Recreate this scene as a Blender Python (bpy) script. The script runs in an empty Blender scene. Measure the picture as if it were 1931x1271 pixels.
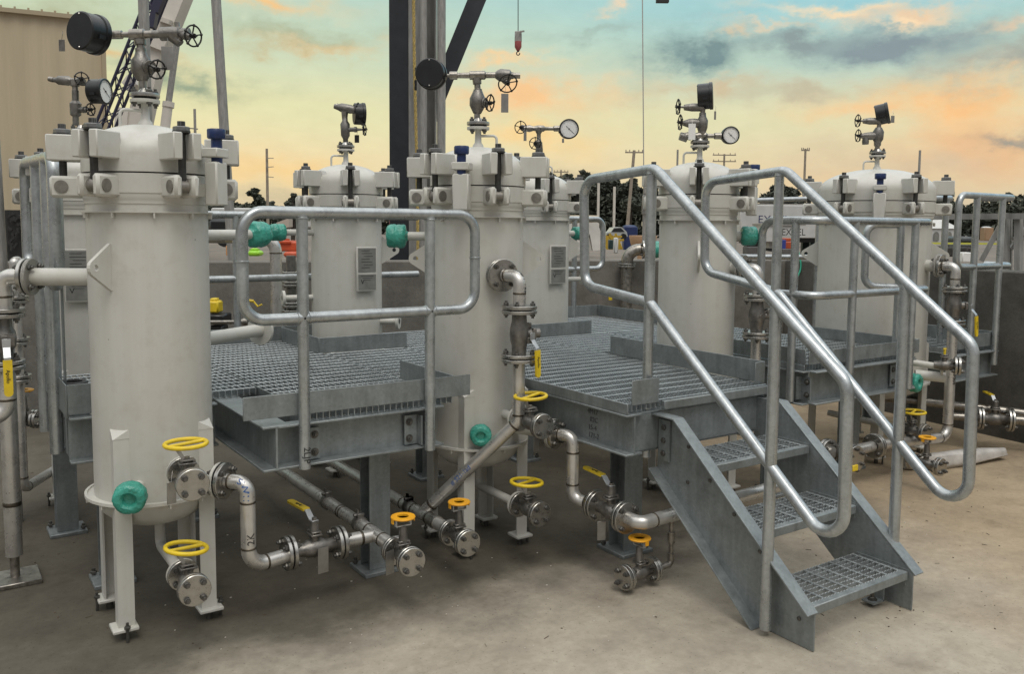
import bpy, math, random
from mathutils import Vector, Matrix
random.seed(7)
PI = math.pi
rad = math.radians

# ------------------------------------------------------------------ camera
scene = bpy.context.scene
COL = scene.collection
FPX, PITCH, ROLL, YAW, CAMH, CAMX, CAMY, PY = 1645.902, 0.085206, 0.008098, 0.596434, 1.630358, -2.32986, -3.743932, 565.2732
IMW, IMH = 1931.0, 1271.0
_fw = Vector((math.sin(YAW), math.cos(YAW), 0)); _rt = Vector((math.cos(YAW), -math.sin(YAW), 0)); _up = Vector((0, 0, 1))
CF = _fw * math.cos(PITCH) - _up * math.sin(PITCH)
_U = _up * math.cos(PITCH) + _fw * math.sin(PITCH)
CR = _rt * math.cos(ROLL) + _U * math.sin(ROLL)
CU = _U * math.cos(ROLL) - _rt * math.sin(ROLL)
CO = Vector((CAMX, CAMY, CAMH))
cam = bpy.data.cameras.new('camera'); camo = bpy.data.objects.new('camera', cam); COL.objects.link(camo)
camo.matrix_world = Matrix(((CR.x, CU.x, -CF.x, CO.x), (CR.y, CU.y, -CF.y, CO.y), (CR.z, CU.z, -CF.z, CO.z), (0, 0, 0, 1)))
cam.sensor_width = 36; cam.lens = FPX / IMW * 36; cam.shift_y = (PY - IMH / 2) / IMW
cam.clip_start = 0.05; cam.clip_end = 3000
scene.camera = camo

# ------------------------------------------------------------------ world
world = bpy.data.worlds.new('World'); scene.world = world; world.use_nodes = True
wn = world.node_tree.nodes; wl = world.node_tree.links; wn.clear()
SUN_EL, SUN_AZ = rad(62), rad(200)
def N(t, **k):
    n = wn.new(t)
    for a, b in k.items(): setattr(n, a, b)
    return n
def lk(a, b): wl.new(a, b)
out = N('ShaderNodeOutputWorld'); bg = N('ShaderNodeBackground'); lk(bg.outputs[0], out.inputs[0])
nish = N('ShaderNodeTexSky', sky_type='NISHITA'); nish.sun_disc = False
nish.sun_elevation = SUN_EL; nish.sun_rotation = SUN_AZ
tc = N('ShaderNodeTexCoord')
def dotv(v):
    n = N('ShaderNodeVectorMath', operation='DOT_PRODUCT'); lk(tc.outputs['Generated'], n.inputs[0]); n.inputs[1].default_value = v
    return n.outputs['Value']
def mth(op, a, b=None, c=None):
    n = N('ShaderNodeMath', operation=op)
    for i, x in enumerate((a, b, c)):
        if x is None: continue
        if isinstance(x, (int, float)): n.inputs[i].default_value = x
        else: lk(x, n.inputs[i])
    return n.outputs[0]
df, dr, dz = dotv(_fw), dotv(_rt), dotv((0, 0, 1))
az = mth('ARCTAN2', dr, df); el = mth('ARCSINE', dz)
cmb = N('ShaderNodeCombineXYZ'); lk(az, cmb.inputs[0]); lk(mth('MULTIPLY', el, 1.7), cmb.inputs[1])
def noise(vec, scale, detail=5, rough=.55, off=(0, 0, 0)):
    mp = N('ShaderNodeVectorMath', operation='ADD'); lk(vec, mp.inputs[0]); mp.inputs[1].default_value = off
    n = N('ShaderNodeTexNoise'); n.inputs['Scale'].default_value = scale; n.inputs['Detail'].default_value = detail; n.inputs['Roughness'].default_value = rough
    lk(mp.outputs[0], n.inputs['Vector']); return n.outputs['Fac']
n1 = noise(cmb.outputs[0], 5.5, 6, .6); n2 = noise(cmb.outputs[0], 5.5, 6, .6, (3.1, 7.7, 1.2)); n3 = noise(cmb.outputs[0], 16, 5, .6, (1, 2, 5)); n4 = noise(cmb.outputs[0], 2.6, 3, .5, (5, 2, 5))
wa = mth('ADD', az, mth('MULTIPLY', mth('SUBTRACT', n1, .5), .20)); wa = mth('ADD', wa, mth('MULTIPLY', mth('SUBTRACT', n3, .5), .08))
we = mth('ADD', el, mth('MULTIPLY', mth('SUBTRACT', n2, .5), .085)); we = mth('ADD', we, mth('MULTIPLY', mth('SUBTRACT', n3, .5), .05))
def ramp(fac, stops):
    r = N('ShaderNodeValToRGB'); e = r.color_ramp.elements
    e[0].position, e[0].color = stops[0][0], (*stops[0][1], 1); e[1].position, e[1].color = stops[-1][0], (*stops[-1][1], 1)
    for p, c in stops[1:-1]:
        x = e.new(p); x.color = (*c, 1)
    r.color_ramp.interpolation = 'EASE'
    lk(fac, r.inputs[0]); return r.outputs[0]
def mix(f, a, b):
    m = N('ShaderNodeMix', data_type='RGBA')
    if isinstance(f, (int, float)): m.inputs[0].default_value = f
    else: lk(f, m.inputs[0])
    for i, x in ((6, a), (7, b)):
        if isinstance(x, tuple): m.inputs[i].default_value = (*x, 1)
        else: lk(x, m.inputs[i])
    return m.outputs[2]
def srgb(r, g, b): return tuple(((c / 255) / 12.92 if c / 255 <= .04045 else ((c / 255 + .055) / 1.055) ** 2.4) for c in (r, g, b))
sel = mth('DIVIDE', mth('ADD', el, mth('MULTIPLY', mth('SUBTRACT', n4, .5), .06)), .30)     # 0..1 over 0..17 deg
left = ramp(sel, [(0, srgb(214, 196, 164)), (.22, srgb(244, 224, 176)), (.45, srgb(232, 228, 178)), (.68, srgb(206, 220, 190)), (1, srgb(178, 204, 192))])
right = ramp(sel, [(0, srgb(206, 190, 164)), (.2, srgb(230, 214, 174)), (.40, srgb(226, 222, 182)), (.60, srgb(190, 216, 202)), (.80, srgb(156, 208, 216)), (1, srgb(120, 186, 220))])
lr = mth('ADD', mth('MULTIPLY', az, 1.3), .52)
lrn = N('ShaderNodeClamp'); lk(lr, lrn.inputs[0])
sky = mix(lrn.outputs[0], left, right)
n5 = noise(cmb.outputs[0], 11, 9, .62, (2.2, 4.1, 8.3))
brk = N('ShaderNodeMapRange', interpolation_type='SMOOTHSTEP'); lk(n5, brk.inputs[0]); brk.inputs[1].default_value = .36; brk.inputs[2].default_value = .60
def blob(u, v, su, sv, col, st, base, wx=wa, wy=we):
    a0 = math.atan((u - 965.5) / FPX); e0 = math.atan((428 - v) / FPX * math.cos(a0))
    x = mth('DIVIDE', mth('SUBTRACT', wx, a0), su / FPX); y = mth('DIVIDE', mth('SUBTRACT', wy, e0), sv / FPX)
    d = mth('ADD', mth('MULTIPLY', x, x), mth('MULTIPLY', y, y))
    g = mth('POWER', 2.718, mth('MULTIPLY', d, -1.0))
    m = mth('MULTIPLY', mth('MULTIPLY', g, mth('ADD', mth('MULTIPLY', brk.outputs[0], .6), mth('ADD', mth('MULTIPLY', g, .6), .05))), st); mc = N('ShaderNodeClamp'); lk(m, mc.inputs[0]); m = mc.outputs[0]
    return mix(m, base, srgb(*col))
for b in [(540, 335, 200, 42, (248, 212, 150), .7), (985, 190, 170, 42, (250, 204, 150), 1.15), (1010, 265, 150, 40, (250, 214, 152), .8), (1640, 205, 120, 32, (248, 204, 150), 1.1), (1790, 175, 100, 46, (252, 200, 140), .95), (1850, 265, 150, 60, (248, 198, 144), .9), (1560, 330, 160, 24, (240, 206, 158), .5),
          (1700, 300, 260, 40, (214, 190, 160), .6), (480, 20, 150, 16, (246, 204, 146), .9), (590, 95, 120, 14, (250, 206, 146), .9), (260, 130, 110, 12, (240, 200, 140), .7),
          (1560, 22, 130, 12, (250, 224, 184), 1.0), (1700, 24, 100, 14, (246, 214, 176), 1.0), (1180, 20, 60, 9, (246, 220, 180), .9), (1440, 60, 90, 9, (244, 216, 178), .8), (1380, 78, 36, 9, (252, 218, 172), .95), (1140, 48, 34, 9, (246, 216, 178), .9), (960, 118, 90, 12, (248, 212, 160), .8), (1880, 55, 60, 10, (246, 214, 176), .8),
          (350, 165, 120, 22, (160, 172, 144), .9), (560, 82, 150, 24, (172, 180, 150), .85), (120, 60, 200, 50, (178, 182, 148), .7), (1290, 114, 105, 34, (122, 147, 148), 1.1), (1470, 90, 140, 28, (146, 162, 160), 1.0),
          (1690, 76, 130, 34, (140, 156, 160), 1.0), (1290, 165, 120, 16, (214, 180, 140), .6), (1690, 36, 70, 9, (252, 222, 182), .9), (1860, 118, 120, 30, (160, 164, 156), .7), (1500, 175, 180, 20, (196, 184, 158), .6), (1110, 80, 110, 14, (160, 178, 168), .8), (1900, 245, 60, 16, (166, 160, 146), .8), (620, 386, 200, 16, (196, 184, 150), .7), (1060, 340, 180, 18, (208, 192, 156), .6)]:
    sky = blob(b[0], b[1], b[2], b[3], b[4], b[5], sky)
fine = mth('MULTIPLY', mth('SUBTRACT', noise(cmb.outputs[0], 30, 6, .6, (9, 1, 4)), .5), .16)
wisp = N('ShaderNodeMath', operation='ADD'); lk(fine, wisp.inputs[0]); wisp.inputs[1].default_value = 1.0
vis = N('ShaderNodeVectorMath', operation='SCALE'); lk(sky, vis.inputs[0]); lk(wisp.outputs[0], vis.inputs['Scale'])
# a bright, thin overcast overhead, a little of the clear-sky model mixed in
nsc = N('ShaderNodeVectorMath', operation='SCALE'); lk(nish.outputs[0], nsc.inputs[0]); nsc.inputs['Scale'].default_value = .08
zen = mix(.2, (1.76, 1.76, 1.74), nsc.outputs[0])
up = N('ShaderNodeMapRange', interpolation_type='SMOOTHSTEP'); lk(el, up.inputs[0]); up.inputs[1].default_value = rad(16); up.inputs[2].default_value = rad(50)
bk = N('ShaderNodeMapRange', interpolation_type='SMOOTHSTEP'); lk(df, bk.inputs[0]); bk.inputs[1].default_value = .55; bk.inputs[2].default_value = -.15
front = mix(bk.outputs[0], vis.outputs[0], (.30, .30, .30))
skyall = mix(up.outputs[0], front, zen)
lk(skyall, bg.inputs[0]); bg.inputs[1].default_value = 1.0

# ------------------------------------------------------------------ sun and exposure
sl = bpy.data.lights.new('sun', 'SUN'); sl.energy = 1.0; sl.angle = rad(24); sl.color = (1, .95, .86)
so = bpy.data.objects.new('sun', sl); COL.objects.link(so)
so.rotation_euler = Vector((-math.sin(SUN_AZ) * math.cos(SUN_EL), -math.cos(SUN_AZ) * math.cos(SUN_EL), -math.sin(SUN_EL))).to_track_quat('-Z', 'Y').to_euler()
scene.view_settings.view_transform = 'Standard'; scene.view_settings.look = 'None'; scene.view_settings.exposure = 0.0; scene.view_settings.gamma = 1.0
scene.render.engine = 'CYCLES'; scene.cycles.max_bounces = 6; scene.cycles.diffuse_bounces = 3

# ------------------------------------------------------------------ helpers
def at(u, v, dep):
    'point of the place at a distance dep along the view, for surveying things from the photograph'
    d = CF * FPX + CR * (u - 965.5) - CU * (v - PY)
    return CO + d * (dep / FPX)
def on_plane(u, v, pt, n):
    d = CF * FPX + CR * (u - 965.5) - CU * (v - PY); n = Vector(n)
    return CO + d * ((Vector(pt) - CO).dot(n) / d.dot(n))
def ground_at(u, v, z=0): return on_plane(u, v, (0, 0, z), (0, 0, 1))
V = Vector
def frame(p, axis, up=(0, 0, 1)):
    'matrix whose local X runs along axis'
    x = V(axis).normalized(); u = V(up)
    if abs(x.dot(u.normalized())) > .98: u = V((0, 1, 0)) if abs(x.y) < .9 else V((1, 0, 0))
    y = u.cross(x).normalized(); z = x.cross(y)
    m = Matrix((x, y, z)).transposed().to_4x4(); m.translation = V(p); return m
class MB:
    def __init__(s): s.v = []; s.f = []
    def add(s, vs, fs, M=None):
        o = len(s.v)
        s.v += [tuple(M @ V(p)) for p in vs] if M is not None else [tuple(p) for p in vs]
        s.f += [[i + o for i in f] for f in fs]; return s
    def box(s, c, d, M=None, ch=0):
        hx, hy, hz = d[0] / 2, d[1] / 2, d[2] / 2
        T = Matrix.Translation(c)
        if M is not None: T = M @ T
        if not ch:
            vs = [(x * hx, y * hy, z * hz) for x in (-1, 1) for y in (-1, 1) for z in (-1, 1)]
            return s.add(vs, [(0, 1, 3, 2), (4, 6, 7, 5), (0, 4, 5, 1), (2, 3, 7, 6), (0, 2, 6, 4), (1, 5, 7, 3)], T)
        vs = []; idx = {}
        for x in (-1, 1):
            for y in (-1, 1):
                for z in (-1, 1):
                    for a in range(3):
                        p = [x * (hx - ch), y * (hy - ch), z * (hz - ch)]; p[a] = (x, y, z)[a] * (hx, hy, hz)[a]
                        idx[(x, y, z, a)] = len(vs); vs.append(p)
        f = []
        for a in range(3):
            b, c2 = [(1, 2), (0, 2), (0, 1)][a]
            for sg in (-1, 1):
                q = []
                for (m, n) in ((-1, -1), (1, -1), (1, 1), (-1, 1)):
                    k = [0, 0, 0]; k[a] = sg; k[b] = m; k[c2] = n; q.append(idx[(*k, a)])
                f.append(q if (sg > 0) == (a != 1) else q[::-1])
        for a in range(3):
            b, c2 = [(1, 2), (0, 2), (0, 1)][a]
            for m in (-1, 1):
                for n in (-1, 1):
                    k0 = [0, 0, 0]; k0[b] = m; k0[c2] = n; k0[a] = -1; k1 = list(k0); k1[a] = 1
                    q = [idx[(*k0, b)], idx[(*k1, b)], idx[(*k1, c2)], idx[(*k0, c2)]]
                    f.append(q if (m * n > 0) == (a == 1) else q[::-1])
        for x in (-1, 1):
            for y in (-1, 1):
                for z in (-1, 1):
                    t = [idx[(x, y, z, 0)], idx[(x, y, z, 1)], idx[(x, y, z, 2)]]
                    f.append(t if x * y * z > 0 else t[::-1])
        return s.add(vs, f, T)
    def lathe(s, prof, n=24, M=None, axis='z'):
        'profile of (radius, height) turned about local Z (or X)'
        vs = []; fs = []; m = len(prof)
        for (r, h) in prof:
            for k in range(n):
                a = 2 * PI * k / n; c, d = r * math.cos(a), r * math.sin(a)
                vs.append((c, d, h) if axis == 'z' else (h, c, d))
        for i in range(m - 1):
            for k in range(n):
                k2 = (k + 1) % n
                fs.append((i * n + k, i * n + k2, (i + 1) * n + k2, (i + 1) * n + k))
        if prof[0][0] > 1e-6: fs.append(tuple(range(n))[::-1])
        if prof[-1][0] > 1e-6: fs.append(tuple((m - 1) * n + k for k in range(n)))
        return s.add(vs, fs, M)
    def cyl(s, p0, p1, r0, r1=None, n=16):
        p0, p1 = V(p0), V(p1); L = (p1 - p0).length
        return s.lathe([(r0, 0), (r0 if r1 is None else r1, L)], n, frame(p0, p1 - p0), 'x')
    def run(s, p0, p1, prof, n=14):
        'a straight fitting run: profile of (fraction, radius) between two points'
        p0, p1 = V(p0), V(p1); L = (p1 - p0).length
        return s.lathe([(r, t * L) for t, r in prof], n, frame(p0, p1 - p0), 'x')
    def tube(s, pts, r, n=14, closed=False, caps=True):
        pts = [V(p) for p in pts]; m = len(pts); vs = []; fs = []
        def tan(i):
            a = pts[(i - 1) % m] if (closed or i > 0) else pts[i]; b = pts[(i + 1) % m] if (closed or i < m - 1) else pts[i]
            return (b - a).normalized()
        t = tan(0); u = V((0, 0, 1)) if abs(t.z) < .9 else V((1, 0, 0)); u = (u - t * u.dot(t)).normalized()
        for i in range(m):
            t = tan(i); u = (u - t * u.dot(t)).normalized(); w = t.cross(u)
            rr = r[i] if isinstance(r, (list, tuple)) else r
            for k in range(n):
                a = 2 * PI * k / n; vs.append(tuple(pts[i] + u * (rr * math.cos(a)) + w * (rr * math.sin(a))))
        for i in range(m if closed else m - 1):
            j = (i + 1) % m
            for k in range(n):
                k2 = (k + 1) % n; fs.append((i * n + k, i * n + k2, j * n + k2, j * n + k))
        if caps and not closed: fs.append(tuple(range(n))[::-1]); fs.append(tuple((m - 1) * n + k for k in range(n)))
        return s.add(vs, fs)
    def torus(s, c, axis, R, r, n=32, m=8):
        M = frame(c, axis)
        return s.tube([M @ V((0, R * math.cos(2 * PI * k / n), R * math.sin(2 * PI * k / n))) for k in range(n)], r, m, closed=True)
    def prism(s, poly, t, M=None):
        'polygon in local XY, thickness t along Z, centred'
        n = len(poly); vs = [(x, y, -t / 2) for x, y in poly] + [(x, y, t / 2) for x, y in poly]
        return s.add(vs, [tuple(range(n))[::-1], tuple(range(n, 2 * n))] + [(i, (i + 1) % n, n + (i + 1) % n, n + i) for i in range(n)], M)
    def ball(s, c, r, n=16, sc=(1, 1, 1), M=None):
        T = Matrix.Translation(c) @ Matrix.Diagonal((*sc, 1))
        if M is not None: T = M @ T
        k = n // 2
        return s.lathe([(r * math.sin(PI * i / k) if 0 < i < k else 0, -r * math.cos(PI * i / k)) for i in range(k + 1)], n, T)
    def mesh(s, name, sharp=38):
        me = bpy.data.meshes.new(name); me.from_pydata(s.v, [], s.f); me.update()
        me.polygons.foreach_set('use_smooth', [True] * len(me.polygons)); me.set_sharp_from_angle(angle=rad(sharp)); return me
def fillet(pts, r, seg=6, closed=False):
    'round the corners of a polyline'
    pts = [V(p) for p in pts]; m = len(pts); out = []
    for i in range(m):
        if not closed and i in (0, m - 1): out.append(pts[i]); continue
        a, b, c = pts[i - 1], pts[i], pts[(i + 1) % m]; d0 = (a - b).normalized(); d1 = (c - b).normalized()
        ang = d0.angle(d1); 
        if ang > PI - .02: out.append(b); continue
        L = min(r / math.tan(ang / 2), (a - b).length * .48, (c - b).length * .48); rr = L * math.tan(ang / 2)
        ctr = b + (d0 + d1).normalized() * (rr / math.sin(ang / 2)); s0 = b + d0 * L - ctr; s1 = b + d1 * L - ctr
        th = s0.angle(s1)
        for k in range(seg + 1):
            t = k / seg; out.append(ctr + (s0 * math.sin((1 - t) * th) + s1 * math.sin(t * th)) / math.sin(th))
    return out
def props(o, label=None, cat=None, group=None, kind=None):
    if label: o['label'] = label
    if cat: o['category'] = cat
    if group: o['group'] = group
    if kind: o['kind'] = kind
    return o
def thing(name, label, cat, loc=(0, 0, 0), rz=0, group=None):
    o = bpy.data.objects.new(name, None); COL.objects.link(o); o.empty_display_size = .1
    o.location = loc; o.rotation_euler = (0, 0, rz); return props(o, label, cat, group)
def obj(name, mb, m, parent=None, label=None, world=False, sharp=38):
    'ONE mesh object; world=True: the vertices are in place coordinates'
    if isinstance(mb, MB):
        if world and parent is not None:
            T = (Matrix.Translation(parent.location) @ parent.rotation_euler.to_matrix().to_4x4()).inverted() if parent.parent is None else None
            if T is None:
                g = parent.parent; T = (Matrix.Translation(g.location) @ g.rotation_euler.to_matrix().to_4x4() @ parent.matrix_basis).inverted()
            mb.v = [tuple(T @ V(p)) for p in mb.v]
        me = mb.mesh(name, sharp)
    else: me = mb
    if m is not None and not me.materials: me.materials.append(m)
    o = bpy.data.objects.new(name, me); COL.objects.link(o)
    if parent is not None: o.parent = parent
    if label: o['label'] = label
    return o
def single(name, mb, m, label, cat, group=None):
    'a thing that is one mesh, in place coordinates'
    return props(obj(name, mb, m), label, cat, group)
def struct(name, mb, m, kind='structure'): return props(obj(name, mb, m), None, None, None, kind)
def inst(name, me, parent, M):
    o = bpy.data.objects.new(name, me); COL.objects.link(o); o.parent = parent; o.matrix_basis = M; return o
def text_mesh(body, size, align='CENTER', extr=.0006):
    cu = bpy.data.curves.new('lettering', 'FONT'); cu.body = body; cu.size = size; cu.align_x = align; cu.align_y = 'CENTER'; cu.extrude = extr; cu.resolution_u = 3
    o = bpy.data.objects.new('lettering', cu); COL.objects.link(o); bpy.context.view_layer.update()
    me = bpy.data.meshes.new_from_object(o.evaluated_get(bpy.context.evaluated_depsgraph_get())); bpy.data.objects.remove(o); bpy.data.curves.remove(cu)
    b = MB(); b.v = [tuple(v.co) for v in me.vertices]; b.f = [list(p.vertices) for p in me.polygons]; bpy.data.meshes.remove(me); return b
def lettering(body, size, m, parent, p, right, up, name='lettering', align='CENTER', world=True, sx=1.0):
    b = text_mesh(body, size, align); r = V(right).normalized() ; u = V(up).normalized(); n = r.cross(u)
    M = Matrix((r * sx, u, n)).transposed().to_4x4(); M.translation = V(p)
    b.v = [tuple(M @ V(q)) for q in b.v]; return obj(name, b, m, parent, world=world)
def pen_on_pipe(body, size, m, parent, p0, axis, R, facing, world=True):
    'handwriting wrapped round a pipe; text runs along axis'
    b = text_mesh(body, size); x = V(axis).normalized(); f = V(facing); f = (f - x * f.dot(x)).normalized(); y = f.cross(x)
    vs = []
    for q in b.v:
        a = q[1] / R; rr = R + .0008 + q[2]; vs.append(tuple(V(p0) + x * q[0] + f * (rr * math.cos(a)) + y * (rr * math.sin(a))))
    b.v = vs; return obj('handwriting', b, m, parent, world=world)

# ------------------------------------------------------------------ materials
def mat(name, col, rough=.5, metal=0., var=.0, vscale=6., bump=0., bscale=60., col2=None, streak=None, rvar=0., spec=None, coords='Object', detail=6, bands=None):
    m = bpy.data.materials.new(name); m.use_nodes = True; nt = m.node_tree; n = nt.nodes; b = n['Principled BSDF']
    b.inputs['Base Color'].default_value = (*col, 1); b.inputs['Roughness'].default_value = rough; b.inputs['Metallic'].default_value = metal
    if spec is not None: b.inputs['Specular IOR Level'].default_value = spec
    tcn = n.new('ShaderNodeTexCoord'); src = tcn.outputs[coords]
    if coords == 'World':
        pass
    if var or col2:
        c2 = col2 or tuple(c * (1 - var) for c in col); c1 = col if col2 else tuple(min(1, c * (1 + var)) for c in col)
        t = n.new('ShaderNodeTexNoise'); t.inputs['Scale'].default_value = vscale; t.inputs['Detail'].default_value = detail; t.inputs['Roughness'].default_value = .62
        if streak:
            mp = n.new('ShaderNodeMapping'); mp.inputs['Scale'].default_value = streak; nt.links.new(src, mp.inputs[0]); nt.links.new(mp.outputs[0], t.inputs['Vector'])
        else: nt.links.new(src, t.inputs['Vector'])
        r = n.new('ShaderNodeValToRGB'); r.color_ramp.elements[0].position = .33; r.color_ramp.elements[1].position = .67
        r.color_ramp.elements[0].color = (*c2, 1); r.color_ramp.elements[1].color = (*c1, 1)
        nt.links.new(t.outputs['Fac'], r.inputs[0]); nt.links.new(r.outputs[0], b.inputs['Base Color'])
        if rvar:
            mr = n.new('ShaderNodeMapRange'); mr.inputs[1].default_value = .3; mr.inputs[2].default_value = .7; mr.inputs[3].default_value = rough - rvar; mr.inputs[4].default_value = rough + rvar
            nt.links.new(t.outputs['Fac'], mr.inputs[0]); nt.links.new(mr.outputs[0], b.inputs['Roughness'])
    if bump:
        t2 = n.new('ShaderNodeTexNoise'); t2.inputs['Scale'].default_value = bscale; t2.inputs['Detail'].default_value = 4; nt.links.new(src, t2.inputs['Vector'])
        bp = n.new('ShaderNodeBump'); bp.inputs['Strength'].default_value = bump; bp.inputs['Distance'].default_value = .01
        nt.links.new(t2.outputs['Fac'], bp.inputs['Height']); nt.links.new(bp.outputs[0], b.inputs['Normal'])
    return m
def galv(name, base, rough, metal, spangle=.25, seed=0):
    'zinc coating: soft spangle, mottling, drips and scuffs'
    m = bpy.data.materials.new(name); m.use_nodes = True; nt = m.node_tree; n = nt.nodes; L = nt.links.new; b = n['Principled BSDF']
    tcn = n.new('ShaderNodeTexCoord'); ob = tcn.outputs['Object']
    vo = n.new('ShaderNodeTexVoronoi'); vo.inputs['Scale'].default_value = 90; L(ob, vo.inputs['Vector'])
    no = n.new('ShaderNodeTexNoise'); no.inputs['Scale'].default_value = 9; no.inputs['Detail'].default_value = 8; no.inputs['Roughness'].default_value = .65; L(ob, no.inputs['Vector'])
    mp = n.new('ShaderNodeMapping'); mp.inputs['Scale'].default_value = (22, 22, 3); L(ob, mp.inputs[0])
    st = n.new('ShaderNodeTexNoise'); st.inputs['Scale'].default_value = 1.4; st.inputs['Detail'].default_value = 5; L(mp.outputs[0], st.inputs['Vector'])
    sep = n.new('ShaderNodeSeparateColor'); L(vo.outputs['Color'], sep.inputs[0])
    a = n.new('ShaderNodeMath'); a.operation = 'MULTIPLY_ADD'; L(sep.outputs[0], a.inputs[0]); a.inputs[1].default_value = spangle; 
    c = n.new('ShaderNodeMath'); c.operation = 'MULTIPLY_ADD'; L(no.outputs['Fac'], c.inputs[0]); c.inputs[1].default_value = 1.1; L(st.outputs['Fac'], c.inputs[2])
    L(c.outputs[0], a.inputs[2])
    mr = n.new('ShaderNodeMapRange'); mr.inputs[1].default_value = .65; mr.inputs[2].default_value = 1.65; mr.inputs[3].default_value = .68; mr.inputs[4].default_value = 1.30; L(a.outputs[0], mr.inputs[0])
    vs = n.new('ShaderNodeVectorMath'); vs.operation = 'SCALE'; vs.inputs[0].default_value = base; L(mr.outputs[0], vs.inputs['Scale']); L(vs.outputs[0], b.inputs['Base Color'])
    rr = n.new('ShaderNodeMapRange'); rr.inputs[1].default_value = .3; rr.inputs[2].default_value = .7; rr.inputs[3].default_value = rough - .14; rr.inputs[4].default_value = rough + .2; L(no.outputs['Fac'], rr.inputs[0]); L(rr.outputs[0], b.inputs['Roughness'])
    b.inputs['Metallic'].default_value = metal
    bp = n.new('ShaderNodeBump'); bp.inputs['Strength'].default_value = .12; bp.inputs['Distance'].default_value = .004; L(no.outputs['Fac'], bp.inputs['Height']); L(bp.outputs[0], b.inputs['Normal'])
    return m
M_RAIL = galv('galvanized_pipe', (.41, .435, .44), .30, .74)
M_STEEL = galv('galvanized_plate', (.24, .264, .265), .48, .52)
M_GRATE = galv('galvanized_grating', (.37, .40, .405), .42, .6)
def paint(name, col):
    'site painted steel: brushed-on unevenness, faint runs, dust, scuffs and a few dark chips'
    m = bpy.data.materials.new(name); m.use_nodes = True; nt = m.node_tree; n = nt.nodes; L = nt.links.new; b = n['Principled BSDF']
    tcn = n.new('ShaderNodeTexCoord'); ob = tcn.outputs['Object']
    def nz(s, d, r=.6, sc=(1, 1, 1), off=0):
        mp = n.new('ShaderNodeMapping'); mp.inputs['Scale'].default_value = sc; mp.inputs['Location'].default_value = (off, off, off); L(ob, mp.inputs[0])
        t = n.new('ShaderNodeTexNoise'); t.inputs['Scale'].default_value = s; t.inputs['Detail'].default_value = d; t.inputs['Roughness'].default_value = r; L(mp.outputs[0], t.inputs['Vector']); return t.outputs['Fac']
    def rp(f, p0, p1, a, bb):
        r = n.new('ShaderNodeValToRGB'); r.color_ramp.elements[0].position = p0; r.color_ramp.elements[1].position = p1; r.color_ramp.elements[0].color = (*a, 1); r.color_ramp.elements[1].color = (*bb, 1); L(f, r.inputs[0]); return r.outputs[0]
    def mul(f, a, bb):
        x = n.new('ShaderNodeMix'); x.data_type = 'RGBA'; x.blend_type = 'MULTIPLY'; x.inputs[0].default_value = f; L(a, x.inputs[6]); L(bb, x.inputs[7]); return x.outputs[2]
    c = rp(nz(1.6, 4), .35, .65, tuple(k * .95 for k in col), tuple(k * 1.03 for k in col))
    c = mul(.8, c, rp(nz(2.2, 6, .65, (9, 9, .45), 4), .40, .62, (.95, .945, .93), (1, 1, 1)))       # runs
    c = mul(.7, c, rp(nz(14, 8, .7, (1, 1, 1), 8), .30, .5, (.88, .86, .82), (1, 1, 1)))           # dust and scuffs
    vo = n.new('ShaderNodeTexVoronoi'); vo.inputs['Scale'].default_value = 9; L(ob, vo.inputs['Vector'])
    c = mul(.9, c, rp(vo.outputs['Distance'], .018, .032, (.25, .22, .19), (1, 1, 1)))              # chips
    L(c, b.inputs['Base Color'])
    mr = n.new('ShaderNodeMapRange'); mr.inputs[1].default_value = .3; mr.inputs[2].default_value = .7; mr.inputs[3].default_value = .36; mr.inputs[4].default_value = .56; L(nz(5, 5), mr.inputs[0]); L(mr.outputs[0], b.inputs['Roughness'])
    bp = n.new('ShaderNodeBump'); bp.inputs['Strength'].default_value = .06; bp.inputs['Distance'].default_value = .006; L(nz(7, 3), bp.inputs['Height']); L(bp.outputs[0], b.inputs['Normal'])
    return m
M_PAINT = paint('cream_grey_paint', (.565, .558, .515))
M_SS = mat('stainless_pipe', (.64, .625, .59), .30, .68, col2=(.47, .455, .425), vscale=11, bump=.03, bscale=120, rvar=.1)
M_SSF = mat('machined_flange', (.42, .41, .385), .3, .95, .12, 30, rvar=.08)
M_WELD = mat('weld_band', (.10, .085, .065), .42, .8, .4, 40)
M_BOLT = mat('dark_bolt', (.13, .125, .115), .42, .75, .25, 60)
M_NUT = mat('grey_nut', (.19, .19, .19), .45, .6, .2, 60)
M_CAST = mat('cast_valve_steel', (.20, .19, .175), .42, .75, .3, 25, .15, 120, rvar=.1)
M_FIT = mat('forged_fitting', (.30, .28, .25), .36, .85, .35, 35, rvar=.12)
M_BLACK = mat('black_enamel', (.011, .012, .013), .32, 0, .3, 20)
M_IRON = mat('black_handwheel', (.016, .015, .014), .45, .3)
M_STUD = mat('coated_stud', (.045, .045, .043), .5, .4, .3, 60)
M_PIN = mat('pin_steel', (.25, .235, .21), .42, .6, .2, 40)
M_BLUE = mat('navy_coating', (.012, .028, .10), .4, 0, .25, 30)
M_YEL = mat('yellow_coating', (.80, .58, .018), .42, 0, vscale=22, col2=(.62, .44, .025), rvar=.12)
M_ORA = mat('orange_yellow_plastic', (.86, .42, .014), .45, 0, vscale=25, col2=(.72, .33, .02))
M_GREEN = mat('green_shrink_wrap', (.06, .37, .285), .2, 0, vscale=14, col2=(.03, .22, .165), bump=.6, bscale=70)
M_WHITE = mat('white_dial', (.78, .78, .75), .35)
M_INK = mat('black_ink', (.012, .012, .014), .6)
M_BINK = mat('blue_ink', (.03, .10, .30), .6)
M_PLATE = mat('name_plate_metal', (.27, .27, .255), .42, .5, .15, 20)
M_TAG = mat('steel_tag', (.33, .32, .30), .4, .8, .15, 20)
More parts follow.
